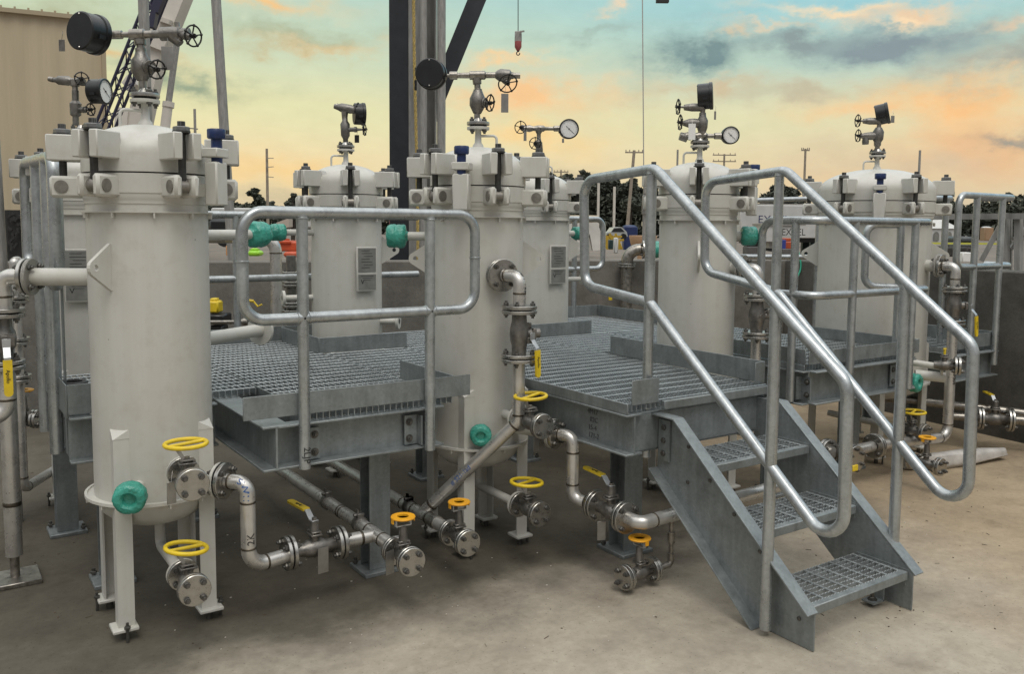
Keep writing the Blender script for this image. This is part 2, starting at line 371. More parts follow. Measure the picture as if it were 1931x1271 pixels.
M_GASK = mat('gasket', (.015, .015, .015), .6)
def concrete(name, c1, c2, c3, scale, bump=.25, damp_shade=None):
    m = bpy.data.materials.new(name); m.use_nodes = True; nt = m.node_tree; n = nt.nodes; L = nt.links.new; b = n['Principled BSDF']
    tcn = n.new('ShaderNodeTexCoord'); ob = tcn.outputs['Object']
    def nz(s, d, r=.6, off=0):
        mp = n.new('ShaderNodeMapping'); mp.inputs['Location'].default_value = (off, off * 1.7, 0); L(ob, mp.inputs[0])
        t = n.new('ShaderNodeTexNoise'); t.inputs['Scale'].default_value = s; t.inputs['Detail'].default_value = d; t.inputs['Roughness'].default_value = r; L(mp.outputs[0], t.inputs['Vector']); return t.outputs['Fac']
    big, midn, finen, speck = nz(scale, 4), nz(scale * 4.3, 7, .68, 3), nz(scale * 45, 6, .7, 5), nz(scale * 160, 2, .5, 9)
    def rp(f, p0, p1, a, bb):
        r = n.new('ShaderNodeValToRGB'); r.color_ramp.elements[0].position = p0; r.color_ramp.elements[1].position = p1
        r.color_ramp.elements[0].color = (*a, 1); r.color_ramp.elements[1].color = (*bb, 1); L(f, r.inputs[0]); return r.outputs[0]
    def mx(f, a, bb, mode='MIX'):
        x = n.new('ShaderNodeMix'); x.data_type = 'RGBA'; x.blend_type = mode
        if isinstance(f, float): x.inputs[0].default_value = f
        else: L(f, x.inputs[0])
        L(a, x.inputs[6]); L(bb, x.inputs[7]); return x.outputs[2]
    base = rp(big, .36, .62, c1, c2)
    st = rp(midn, .42, .68, (1, 1, 1), tuple(x / y for x, y in zip(c3, c2)))
    c = mx(.85, base, st, 'MULTIPLY')
    c = mx(.6, c, rp(finen, .3, .7, (.78, .77, .75), (1.15, 1.15, 1.14)), 'MULTIPLY')
    c = mx(.75, c, rp(speck, .25, .36, (.45, .42, .38), (1, 1, 1)), 'MULTIPLY')
    if damp_shade:
        c = mx(.8, c, rp(nz(2.3, 5, .55, 41), .60, .72, (1, 1, 1), (.70, .68, .66)), 'MULTIPLY')        # spills
        c = mx(.7, c, rp(nz(3.1, 7, .7, 57), .26, .36, (1.28, 1.27, 1.25), (1, 1, 1)), 'MULTIPLY')      # pale scuffs
        vo = n.new('ShaderNodeTexVoronoi'); vo.feature = 'DISTANCE_TO_EDGE'; vo.inputs['Scale'].default_value = .55
        wv = n.new('ShaderNodeVectorMath'); wv.operation = 'ADD'; L(ob, wv.inputs[0]); wn2 = n.new('ShaderNodeTexNoise'); wn2.inputs['Scale'].default_value = 3; wn2.inputs['Detail'].default_value = 6; L(ob, wn2.inputs['Vector']); L(wn2.outputs['Color'], wv.inputs[1]); L(wv.outputs[0], vo.inputs['Vector'])
        c = mx(.16, c, rp(vo.outputs['Distance'], .001, .006, (.5, .46, .42), (1, 1, 1)), 'MULTIPLY')    # hairline cracks
        # ragged wet patch along the equipment, with under-deck shade painted into its darkening
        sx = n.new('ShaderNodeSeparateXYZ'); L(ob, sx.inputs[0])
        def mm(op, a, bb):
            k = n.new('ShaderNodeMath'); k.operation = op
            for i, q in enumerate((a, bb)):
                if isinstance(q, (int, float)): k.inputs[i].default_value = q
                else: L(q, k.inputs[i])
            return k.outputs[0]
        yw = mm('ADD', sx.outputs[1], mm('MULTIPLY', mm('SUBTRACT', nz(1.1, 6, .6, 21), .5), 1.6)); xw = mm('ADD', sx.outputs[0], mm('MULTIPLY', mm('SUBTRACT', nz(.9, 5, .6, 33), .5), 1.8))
        my = n.new('ShaderNodeMapRange'); my.interpolation_type = 'SMOOTHSTEP'; L(yw, my.inputs[0]); my.inputs[1].default_value = damp_shade[1] - .28; my.inputs[2].default_value = damp_shade[1] + .28
        mxr = n.new('ShaderNodeMapRange'); mxr.interpolation_type = 'SMOOTHSTEP'; L(xw, mxr.inputs[0]); mxr.inputs[1].default_value = damp_shade[0] + .5; mxr.inputs[2].default_value = damp_shade[0] - .5
        shade_stain = mm('MULTIPLY', my.outputs[0], mxr.outputs[0])
        tint = n.new('ShaderNodeMix'); tint.data_type = 'RGBA'; tint.inputs[6].default_value = (1, 1, 1, 1); tint.inputs[7].default_value = (.28, .28, .27, 1); L(shade_stain, tint.inputs[0])
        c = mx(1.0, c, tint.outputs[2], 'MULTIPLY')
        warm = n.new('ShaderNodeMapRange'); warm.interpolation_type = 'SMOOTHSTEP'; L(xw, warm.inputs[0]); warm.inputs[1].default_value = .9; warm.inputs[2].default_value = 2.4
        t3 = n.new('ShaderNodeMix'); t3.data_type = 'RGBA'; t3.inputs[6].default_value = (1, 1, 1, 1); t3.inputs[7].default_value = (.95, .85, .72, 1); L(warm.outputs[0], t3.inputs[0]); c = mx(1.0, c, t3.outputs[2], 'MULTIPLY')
    L(c, b.inputs['Base Color']); b.inputs['Roughness'].default_value = .9; b.inputs['Specular IOR Level'].default_value = .25
    bp = n.new('ShaderNodeBump'); bp.inputs['Strength'].default_value = bump; bp.inputs['Distance'].default_value = .01; L(finen, bp.inputs['Height']); L(bp.outputs[0], b.inputs['Normal'])
    return m
M_GROUND = concrete('dusty_concrete', (.43, .388, .315), (.355, .316, .253), (.23, .20, .162), .5, damp_shade=(1.9, -.66))
M_WALLD = concrete('damp_concrete_wall', (.14, .134, .12), (.10, .096, .087), (.055, .053, .047), .9, .35)
M_WALL = concrete('cast_concrete_wall', (.205, .195, .175), (.165, .158, .142), (.10, .094, .084), .9, .35)
# ------------------------------------------------------------------ shared small hardware
def hexprism(b, p, axis, r, h): b.lathe([(r * .9, 0), (r, h * .12), (r, h * .88), (r * .9, h)], 6, frame(p, axis), 'x')
def bolt_mesh(nm, r, h, stud):
    b = MB(); hexprism(b, (0, 0, 0), (1, 0, 0), r, h); b.cyl((h, 0, 0), (h + stud, 0, 0), r * .55, n=8); me = b.mesh(nm); me.materials.append(M_NUT if nm == 'cap_nut' else M_BOLT); return me
ME_BOLT = bolt_mesh('flange_bolt', .0122, .0125, .009)
ME_BOLTS = bolt_mesh('small_flange_bolt', .008, .009, .004)
def bolt_ring(parent, c, axis, R, n, me=ME_BOLT, world=True, ph=None, up=(0, 0, 1)):
    'n bolts round a flange face, each an object of its own; axis points the way the nuts face'
    F0 = frame(c, axis, up)
    if world:
        p = parent; T = Matrix.Identity(4)
        while p is not None:
            T = (Matrix.Translation(p.location) @ p.rotation_euler.to_matrix().to_4x4() if p.parent is None else p.matrix_basis) @ T; p = p.parent
        T = T.inverted()
    else: T = Matrix.Identity(4)
    ph = PI / n if ph is None else ph
    for k in range(n):
        a = ph + 2 * PI * k / n
        inst('bolt', me, parent, T @ F0 @ Matrix.Translation((0, R * math.cos(a), R * math.sin(a))) @ Matrix.Rotation(a, 4, 'X'))
def disc(b, c, axis, R, t, ro=.0, n=32):
    'a flange disc of thickness t starting at c along axis, with a small edge chamfer and a raised face'
    ch = min(.002, t * .2); b.lathe([(R - ch, 0), (R, ch), (R, t - ch), (R - ch, t)], n, frame(c, axis), 'x')
def flange_joint(parent, c, axis, R, t=.016, gap=.006, n=4, mats=(None, None), bolts=True, world=True, me=ME_BOLT, ph=None):
    'two mating discs with a gasket between; c is the middle of the joint'
    ax = V(axis).normalized(); c = V(c); m0, m1 = mats[0] or M_SSF, mats[1] or M_SSF
    for sg, m in ((-1, m0), (1, m1)):
        b = MB(); disc(b, c + ax * sg * gap / 2, ax * sg, R, t); obj('flange', b, m, parent, world=world)
    b = MB(); b.cyl(c - ax * gap / 2, c + ax * gap / 2, R * .72, n=24); obj('gasket', b, M_GASK, parent, world=world)
    if bolts:
        for sg in (-1, 1): bolt_ring(parent, c + ax * sg * (gap / 2 + t), ax * sg, R * .76, n, me, world, ph)
def weld(b, c, axis, r, w=.010): b.lathe([(r, -w / 2), (r * 1.07, -w * .25), (r * 1.07, w * .25), (r, w / 2)], 18, frame(c, axis), 'x')
def pipe_run(parent, pts, r, bend, welds=True, m=None, name='pipe', caps=True):
    'one pipe run in place coordinates with weld bands at the ends of its elbows'
    b = MB(); b.tube(fillet(pts, bend, 8), r, 18, caps=caps); o = obj(name, b, m or M_SS, parent, world=True)
    if welds and len(pts) > 2:
        for i in range(1, len(pts) - 1):
            p = V(pts[i]); d0 = (V(pts[i - 1]) - p).normalized(); d1 = (V(pts[i + 1]) - p).normalized(); L = bend / math.tan(d0.angle(d1) / 2)
            for d, q in ((d0, pts[i - 1]), (d1, pts[i + 1])):
                if (V(q) - p).length > L * 1.06: w = MB(); weld(w, p + d * (L + .006), d, r); obj('weld_band', w, M_WELD, parent, world=True)
    return o
def lever(parent, p, along, up, L=.17, text=True):
    'a flat lever with a yellow grip, cranked once; p is the stem top'
    a = V(along).normalized(); u = V(up).normalized(); s = a.cross(u); p = V(p)
    def bar(b, q0, q1, w, t):
        d = (V(q1) - V(q0)); M = frame((V(q0) + V(q1)) / 2, d, u); b.box((0, 0, 0), (d.length, w, t), M, min(w, t) * .2)
    q0, q1, q2, q3 = p - a * .012, p + a * .022, p + a * .06 + u * .030, p + a * (L + .05) + u * .030
    b = MB(); bar(b, q0, q1 + a * .002, .030, .004); bar(b, q1, q2, .026, .004); bar(b, q2 - a * .002, q2 + a * .03, .024, .004); obj('lever', b, mat_lever(), parent, world=True)
    g = MB(); M = frame((q2 + q3) / 2 + a * .008, q3 - q2, u); Lg = (q3 - q2).length
    pts = []
    for k in range(9): t = -PI / 2 + PI * k / 8; pts.append((Lg / 2 - .015 + .015 * math.cos(t), .016 * math.sin(t)))
    g.prism([(-Lg / 2, -.016)] + pts + [(-Lg / 2, .016)], .010, M); go = obj('grip', g, M_YEL, parent, world=True)
    return go, (q2 + q3) / 2, a, u
_lev = []
def mat_lever():
    if not _lev: _lev.append(mat('zinc_lever', (.50, .52, .53), .35, .7, .1, 30))
    return _lev[0]
def lever_text(go, c, a, n):
    'print on the grip, read along the lever'
    a = V(a); n = V(n); up = n.cross(a)
    lettering('Apollo', .019, M_INK, go, V(c) + n * .0056, a, up, 'print')
def valve_core(parent, c, axis, up, half, rb, m=None):
    'cast ball-valve body with its packing gland; axis is the flow line'
    ax = V(axis).normalized(); u = V(up).normalized(); c = V(c); b = MB()
    b.lathe([(rb * .8, -half), (rb * .85, -half * .55), (rb * 1.12, -half * .35), (rb * 1.22, 0), (rb * 1.12, half * .35), (rb * .85, half * .55), (rb * .8, half)], 20, frame(c, ax, u), 'x')
    b.cyl(c, c + u * rb * 1.75, rb * .62, n=16); obj('valve_body', b, m or M_CAST, parent, world=True)
    g = MB(); s = ax.cross(u)
    M = frame(c + u * rb * 1.75, u, ax); g.box((.004, 0, 0), (.008, rb * 2.0, rb * 1.5), M, .002)
    g.box((.016, 0, 0), (.007, rb * 1.8, rb * 1.2), M, .002)
    for k in (-1, 1):
        for j in (-1, 1): hexprism(g, c + u * (rb * 1.75 + .006) + s * k * rb * .72 + ax * j * rb * .5, u, .006, .012)
    obj('gland', g, M_CAST, parent, world=True); return c + u * (rb * 1.75 + .02)
def handwheel_valve(name, label, p0, axis, R=.059, rb=.03, L=.20, wheel=.074, woff=(0, 0), grp=None, tilt=0):
    'flanged valve: near flange at p0, blind flange at the far end, yellow oval handle above'
    ax = V(axis).normalized(); p0 = V(p0); t = thing(name, label, 'valve', p0, 0, grp)
    up = V((0, 0, 1))
    for d0, m in ((0, M_PAINT), (.017, M_SSF), (L - .035, M_CAST)):
        b = MB(); disc(b, p0 + ax * d0, ax, R, .015); obj('flange', b, m, t, world=True)
    b = MB(); disc(b, p0 + ax * (L - .018), ax, R, .016); obj('blind_flange', b, M_SSF, t, world=True)
    bolt_ring(t, p0 + ax * (L - .002), ax, R * .70, 4, ME_BOLT, ph=PI / 4)
    bolt_ring(t, p0 + ax * (L - .035), -ax, R * .70, 4, ME_BOLT, ph=PI / 4)
    bolt_ring(t, p0 + ax * .032, ax, R * .70, 4, ME_BOLT, ph=PI / 4)
    c = p0 + ax * (L * .5); top = valve_core(t, c, ax, up, L * .5 - .03, rb)
    s = ax.cross(up).normalized()                     # to the side
    wc = c + up * .125 + s * woff[0] + ax * woff[1]
    nrm = (up + s * tilt).normalized()
    b = MB(); b.torus(wc, nrm, wheel, .0085, 44, 12)
    dd = (ax * .35 + s).normalized(); dd = (dd - nrm * dd.dot(nrm)).normalized(); b.cyl(wc - dd * wheel, wc + dd * wheel, .0072, n=10)
    obj('handwheel', b, M_YEL, t, world=True)
    b = MB(); e = wc + s * wheel * .55 - ax * 0; q = top + s * .012; d = e - q; b.box((0, 0, 0), (d.length, .014, .004), frame((e + q) / 2, d, ax)); b.cyl(top - up * .012, top + up * .010, .009, n=10); obj('stem', b, M_PIN, t, world=True)
    return t
def ring_valve(name, label, p0, axis, R=.060, rb=.028, L=.19, grp=None, nearmat=None):
    'flanged drain valve locked by an orange ring on a fork'
    ax = V(axis).normalized(); p0 = V(p0); t = thing(name, label, 'valve', p0, 0, grp); up = V((0, 0, 1)); s = ax.cross(up).normalized()
    for d0, m in ((0, nearmat or M_SSF), (.018, M_SSF), (L - .036, M_SSF)):
        b = MB(); disc(b, p0 + ax * d0, ax, R, .015); obj('flange', b, m, t, world=True)
    b = MB(); disc(b, p0 + ax * (L - .018), ax, R, .016); obj('blind_flange', b, M_SSF, t, world=True)
    bolt_ring(t, p0 + ax * (L - .002), ax, R * .70, 4, ME_BOLT, ph=PI / 4); bolt_ring(t, p0 + ax * .033, ax, R * .70, 4, ME_BOLT, ph=PI / 4); bolt_ring(t, p0 + ax * (L - .036), -ax, R * .70, 4, ME_BOLT, ph=PI / 4)
    c = p0 + ax * (L * .5); top = valve_core(t, c, ax, up, L * .5 - .03, rb)
    b = MB(); b.run(top - up * .01, top + up * .06, [(0, .020), (.4, .018), (1, .014)]); obj('neck', b, M_CAST, t, world=True)
    b = MB(); M = frame(top + up * .06, up, ax); b.box((.002, 0, 0), (.005, .066, .014), M); b.box((.019, .033, 0), (.036, .004, .016), M); b.box((.019, -.033, 0), (.036, .004, .016), M); obj('fork', b, mat_lever(), t, world=True)
    b = MB(); M = frame(top + up * .098, up); b.lathe([(.024, -.004), (.050, -.004), (.052, 0), (.050, .004), (.024, .004), (.024, -.004)], 32, M, 'x')
    Mx = frame(top + up * .098, up, ax); b.box((-.013, .0485, 0), (.018, .004, .018), Mx); b.box((-.013, -.0485, 0), (.018, .004, .018), Mx); obj('locking_ring', b, M_ORA, t, world=True)
    return t
def ball_valve(name, label, c, axis, up, half=.105, R=.070, rb=.033, lev=None, grp=None, n=4, sup=None):
    'flanged lever valve between two bolted joints'
    ax = V(axis).normalized(); u = V(up).normalized(); c = V(c); t = thing(name, label, 'valve', c, 0, grp)
    for sg in (-1, 1): flange_joint(t, c + ax * sg * half, ax, R, n=n)
    top = valve_core(t, c, ax, u, half - .018, rb)
    b = MB(); b.run(top - u * .012, top + u * .055, [(0, rb * .62), (.75, rb * .55), (.75, rb * .3), (1, rb * .3)]); hexprism(b, top + u * .045, u, .011, .010); obj('neck', b, M_CAST, t, world=True)
    if lev is not None:
        go, q, a, n_ = lever(t, top + u * .042, lev, u); lever_text(go, q, a, n_)
    return t

def pen_on_path(body, size, m, parent, path, s0, R, facing, flip=False):
    'handwriting following a bent pipe; path is the centre line, s0 where the text is centred'
    b = text_mesh(body, size); P = [V(p) for p in path]; S = [0]
    for i in range(1, len(P)): S.append(S[-1] + (P[i] - P[i - 1]).length)
    vs = []
    for q in b.v:
        s = min(max(s0 + (-q[0] if flip else q[0]), 0), S[-1] - 1e-5); i = max(k for k in range(len(S) - 1) if S[k] <= s); t = (s - S[i]) / (S[i + 1] - S[i]); x = (P[i + 1] - P[i]).normalized(); o = P[i].lerp(P[i + 1], t)
        f = V(facing); f = (f - x * f.dot(x)).normalized(); y = f.cross(x) * (-1 if flip else 1); a = q[1] / R; rr = R + .0009 + q[2]; vs.append(tuple(o + f * (rr * math.cos(a)) + y * (rr * math.sin(a))))
    b.v = vs; return obj('handwriting', b, m, parent, world=True)

# ------------------------------------------------------------------ filter vessels
def camdir(x, y): return math.atan2(CAMY - y, CAMX - x)
def vessel(label, x, y, R, bolt_rel, davit_rel=None, lugs=(), plate_rel=None, dome=.2, zs=1.8176, leg0=rad(-135), legz=.80, handle_rel=60, grp='cream filter vessels', blue_rel_z=0):
    t = thing('filter_vessel', label, 'vessel', (x, y, 0), 0, grp); ca = camdir(x, y)
    zr, zl = 1.6696, .5397
    b = MB(); b.lathe([(R * .995, zl - .01), (R, zl), (R, 1.698), (R * 1.018, 1.702), (R * 1.018, 1.716), (R * 1.03, 1.720), (R * 1.03, 1.738), (R * 1.045, 1.742), (R * 1.045, zs - .002), (R * .98, zs - .001)], 64); obj('shell', b, M_PAINT, t)
    b = MB(); b.lathe([(R * .99, zl), (R * .97, zl - .03), (R * .88, zl - .07), (R * .7, zl - .105), (R * .42, zl - .13), (.03, zl - .14), (0, zl - .14)], 48); obj('bottom_head', b, M_PAINT, t)
    b = MB(); b.lathe([(R * .99, zl - .004), (R + .036, zl - .004), (R + .036, zl + .008), (R + .026, zl + .008), (R + .026, zl + .002), (R * .99, zl + .002)], 56)
    for k in range(12):
        a = 2 * PI * k / 12; b.box((R + .018, 0, zl - .012), (.03, .006, .018), Matrix.Rotation(a, 4, 'Z'))
    obj('support_ring', b, M_PAINT, t)
    b = MB(); b.lathe([(R, zr - .003), (R + .018, zr - .003), (R + .018, zr + .003), (R, zr + .003)], 56)
    for k in range(10):
        a = 2 * PI * k / 10 + .2; b.box((R + .010, 0, zr - .014), (.016, .006, .020), Matrix.Rotation(a, 4, 'Z'))
    obj('insulation_ring', b, M_PAINT, t)
    # domed lid
    prof = [(R * .98, zs + .003), (R * 1.045, zs + .004), (R * 1.045, zs + .072)]
    for k in range(1, 13):
        a = PI / 2 * k / 12; prof.append((R * 1.045 * math.cos(a) if k < 12 else 0, zs + .075 + (dome - .075) * math.sin(a)))
    b = MB(); b.lathe(prof, 64); lid = obj('lid', b, M_PAINT, t)
    zt = zs + dome
    b = MB(); b.lathe([(.030, zt - .012), (.026, zt + .010), (.017, zt + .022), (.015, zt + .086), (.020, zt + .088)], 20); obj('top_nozzle', b, M_PAINT, lid)
    b = MB(); b.lathe([(.015, zt + .086), (.055, zt + .086), (.056, zt + .088), (.056, zt + .099), (.015, zt + .099)], 28); obj('nozzle_flange', b, M_PAINT, lid)
    a = ca + rad(handle_rel); d = V((math.cos(a), math.sin(a), 0))
    b = MB(); b.tube(fillet([V((0, 0, zt + .055)), V((0, 0, zt + .055)) + d * .095, V((0, 0, zt - .04)) + d * .095], .02), .0065, 10); obj('lifting_handle', b, M_PAINT, lid)
    # swing bolts, each with its upper lugs, hinge lugs and pin
    rb = R + .075; lw = .036
    up_b = MB(); hi_b = MB(); pin_b = MB(); st_b = MB()
    for sg in (-1, 1):
        up_b.box(((R * .97 + R + .125) / 2, sg * .037, zs + .098), (R + .125 - R * .97, lw, .10), None, .004)
        hi_b.box(((R * .97 + R + .118) / 2, sg * .034, zs - .052), (R + .118 - R * .97, .030, .084), None, .010)
    pin_b.cyl((rb, -.053, zs - .052), (rb, .053, zs - .052), .025, n=24)
    st_b.cyl((rb, 0, zs - .05), (rb, 0, zs + .19), .0145, n=14); st_b.lathe([(.031, 0), (.033, .002), (.033, .008)], 20, Matrix.Translation((rb, 0, zs + .148))); 
    nut_b = MB(); hexprism(nut_b, (rb, 0, zs + .1485), (0, 0, 1), .031, .024); nut_b.cyl((rb, 0, zs + .172), (rb, 0, zs + .192), .0145, n=12)
    mup, mhi, mpin, mst, mnut = up_b.mesh('closure_lug'), hi_b.mesh('hinge_lug'), pin_b.mesh('hinge_pin'), st_b.mesh('swing_bolt'), nut_b.mesh('nut')
    for me, m in ((mup, M_PAINT), (mhi, M_PAINT), (mpin, M_PIN), (mst, M_STUD), (mnut, M_NUT)): me.materials.append(m)
    for k in range(6):
        Mr = Matrix.Rotation(ca + rad(bolt_rel + 60 * k), 4, 'Z')
        inst('closure_lug', mup, t, Mr); inst('hinge_lug', mhi, t, Mr); inst('hinge_pin', mpin, t, Mr)
        s = inst('swing_bolt', mst, t, Mr); inst('nut', mnut, s, Matrix.Identity(4))
    if davit_rel is not None:
        Mr = Matrix.Rotation(ca + rad(davit_rel), 4, 'Z'); rd = R + .095
        b = MB(); b.box((rd - .01, 0, zs - .035), (.055, .078, .17), None, .006); b.box((R + .03, 0, zs - .06), (.08, .05, .05)); b.box((rd - .015, 0, zs + .085), (.075, .085, .036), None, .004); b.box((R + .03, 0, zs + .085), (.09, .04, .03)); b.v = [tuple(Mr @ V(p)) for p in b.v]
        dv = obj('davit_socket', b, M_PAINT, t)
        b = MB(); b.cyl((rd - .005, 0, zs + .045), (rd - .005, 0, zs + .155), .0215, n=16); b.lathe([(.033, 0), (.036, .004), (.036, .034), (.033, .038)], 8, Matrix.Translation((rd - .005, 0, zs + .140))); b.v = [tuple(Mr @ V(p)) for p in b.v]
        obj('davit_screw', b, M_BLUE, dv, 'navy coated screw')
    # legs
    lx = R * .95
    for k in range(4):
        Mr = Matrix.Rotation(leg0 + PI / 2 * k, 4, 'Z'); b = MB()
        rc = lx + .048; e = .043; th = .011; zb = .055
        L_ = [(rc, 0), (rc - e, e), (rc - e - th * .5, e - th * .5), (rc - th * 1.4, 0), (rc - e - th * .5, -e + th * .5), (rc - e, -e)]; nL = len(L_)
        b.add([(x_, y_, zb) for x_, y_ in L_] + [(x_, y_, legz) for x_, y_ in L_], [tuple(range(nL))[::-1], tuple(range(nL, 2 * nL))] + [(i, (i + 1) % nL, nL + (i + 1) % nL, nL + i) for i in range(nL)], Mr)
        p = [(rc + .002, 0, legz), (rc - e, e + .002, legz), (rc - e, e, legz + .036), (rc - e, -e - .002, legz), (rc - e, -e, legz + .036), (rc - e - .012, 0, legz + .036)]
        b.add(p, [(0, 1, 2), (0, 2, 4), (0, 4, 3), (2, 5, 4), (0, 3, 1), (1, 3, 4, 2)], Mr); lg = obj('leg', b, M_PAINT, t)
        f = MB(); f.box((0, 0, 0), (.095, .095, .014), Mr @ Matrix.Translation((lx + .014, 0, .048)) @ Matrix.Rotation(PI / 4, 4, 'Z'), .003); obj('base_plate', f, M_PAINT, lg)
        f = MB(); f.cyl(Mr @ V((lx + .012, .0, .0)), Mr @ V((lx + .012, 0, .042)), .014, n=10); hexprism(f, Mr @ V((lx + .045, .036, .055)), (0, 0, 1), .012, .012); f.cyl(Mr @ V((lx + .045, .036, .0)), Mr @ V((lx + .045, .036, .08)), .006, n=8); obj('anchor_bolt', f, M_BOLT, lg)
    # triangular lifting lugs
    for (rel, z) in lugs:
        Mr = Matrix.Rotation(ca + rad(rel), 4, 'Z') @ Matrix.Translation((R, 0, z)) @ Matrix.Rotation(PI / 2, 4, 'X')
        ap = []
        for k in range(7): a = -PI / 2 * .75 + PI * .75 * k / 6; ap.append((.085 + .032 * math.cos(a), .032 * math.sin(a)))
        outer = [(-.01, -.09), (.004, -.09)] + ap + [(.004, .09), (-.01, .09)]
        n = len(outer); hole = [(.083 + .013 * math.cos(a), .013 * math.sin(a)) for a in [2 * PI * k / 12 for k in range(12)]]
        bm = bmesh_plate(outer, hole, .014); me = bm; me.transform(Mr); me.materials.append(M_PAINT); obj('lifting_lug', me, None, t)
    if plate_rel is not None:
        Mr = Matrix.Rotation(ca + rad(plate_rel), 4, 'Z'); b = MB(); b.box((R + .020, 0, 1.345), (.012, .148, .285), Mr, .003); b.box((R + .004, 0, 1.345), (.03, .05, .2), Mr); br = obj('name_plate_bracket', b, M_PAINT, t)
        b = MB(); b.box((R + .0275, 0, 1.402), (.003, .128, .150), Mr); b.box((R + .0275, 0, 1.262), (.003, .128, .098), Mr); pl = obj('name_plate', b, M_PLATE, br)
        d = Mr @ V((0, 1, 0)); o = V((x, y, 0))
        def wr(s, size, ly, z, al='CENTER'): lettering(s, size, M_INK, br, o + (Mr @ V((R + .0295, ly, z))), d, (0, 0, 1), 'lettering', al)
        wr('V', .042, -.035, 1.262)
        for k in range(7):
            b = MB(); b.box((R + .0295, -.012 + .01 * (k % 3), 1.462 - .018 * k), (.001, .06 + .02 * ((k * 5) % 3) / 2, .003), Mr); obj('print_line', b, M_INK, br)
        for k in range(3):
            b = MB(); b.box((R + .0295, .0, 1.30 - .012 * k), (.001, .09 - .02 * k, .0025), Mr); obj('print_line', b, M_INK, br)
    return t
import bmesh
from mathutils import noise as mnoise
def bmesh_plate(outer, hole, t):
    bm = bmesh.new(); ov = [bm.verts.new((x, y, -t / 2)) for x, y in outer]; hv = [bm.verts.new((x, y, -t / 2)) for x, y in hole]
    es = [bm.edges.new((ov[i], ov[(i + 1) % len(ov)])) for i in range(len(ov))] + [bm.edges.new((hv[i], hv[(i + 1) % len(hv)])) for i in range(len(hv))]
    bmesh.ops.triangle_fill(bm, use_beauty=True, use_dissolve=False, edges=es)
    r = bmesh.ops.extrude_face_region(bm, geom=list(bm.faces)); bmesh.ops.translate(bm, vec=(0, 0, t), verts=[g for g in r['geom'] if isinstance(g, bmesh.types.BMVert)])
    bmesh.ops.recalc_face_normals(bm, faces=bm.faces); me = bpy.data.meshes.new('lifting_lug'); bm.to_mesh(me); bm.free(); return me
def nozzle(vs, x, y, z, d, L, r=.03, r0=None, R=.0, fmat=None, root=.0, name='nozzle'):
    'painted stub on a vessel, in place coordinates; returns the end point'
    d = V(d).normalized(); p0 = V((x, y, z)) + d * root; p1 = V((x, y, z)) + d * L
    b = MB(); b.run(p0, p1, [(0, r), (max(.0, 1 - .05 / max(.05, (p1 - p0).length)), r), (1, r * 1.0)], 20)
    if R: disc(b, p1, -d, R, .016)
    obj(name, b, M_PAINT, vs, world=True); return p1
def wrapped_flange(vs, c, axis, R, L, label=None):
    'flange pair bagged in green shrink film, crumpled'
    b = MB(); key = [(R * .32, -L * .66), (R * .5, -L * .56), (R * .86, -L * .50), (R * 1.0, -L * .40), (R * 1.02, -.12 * L), (R * .97, 0), (R * 1.02, .12 * L), (R * .98, L * .36), (R * .82, L * .50), (R * .55, L * .54), (R * .40, L * .40), (R * .34, L * .22), (0, L * .20)]
    prof = []
    for (a0, h0), (a1, h1) in zip(key, key[1:]):
        for k in range(3): prof.append((a0 + (a1 - a0) * k / 3, h0 + (h1 - h0) * k / 3))
    prof.append(key[-1]); b.lathe(prof, 44, frame(c, axis), 'x'); c = V(c); sd = V((R * 37, c.x * 3, c.y * 5)); vv = []
    for p in b.v:
        d = V(p) - c; q = d / R; f = mnoise.noise(q * 2.2 + sd) * .05 + (.5 - abs(mnoise.noise(q * 3.8 + sd * 2))) * .07 - .03; vv.append(tuple(c + d * (1 + f)))
    b.v = vv; return obj('wrapped_flange', b, M_GREEN, vs, label, world=True, sharp=50)

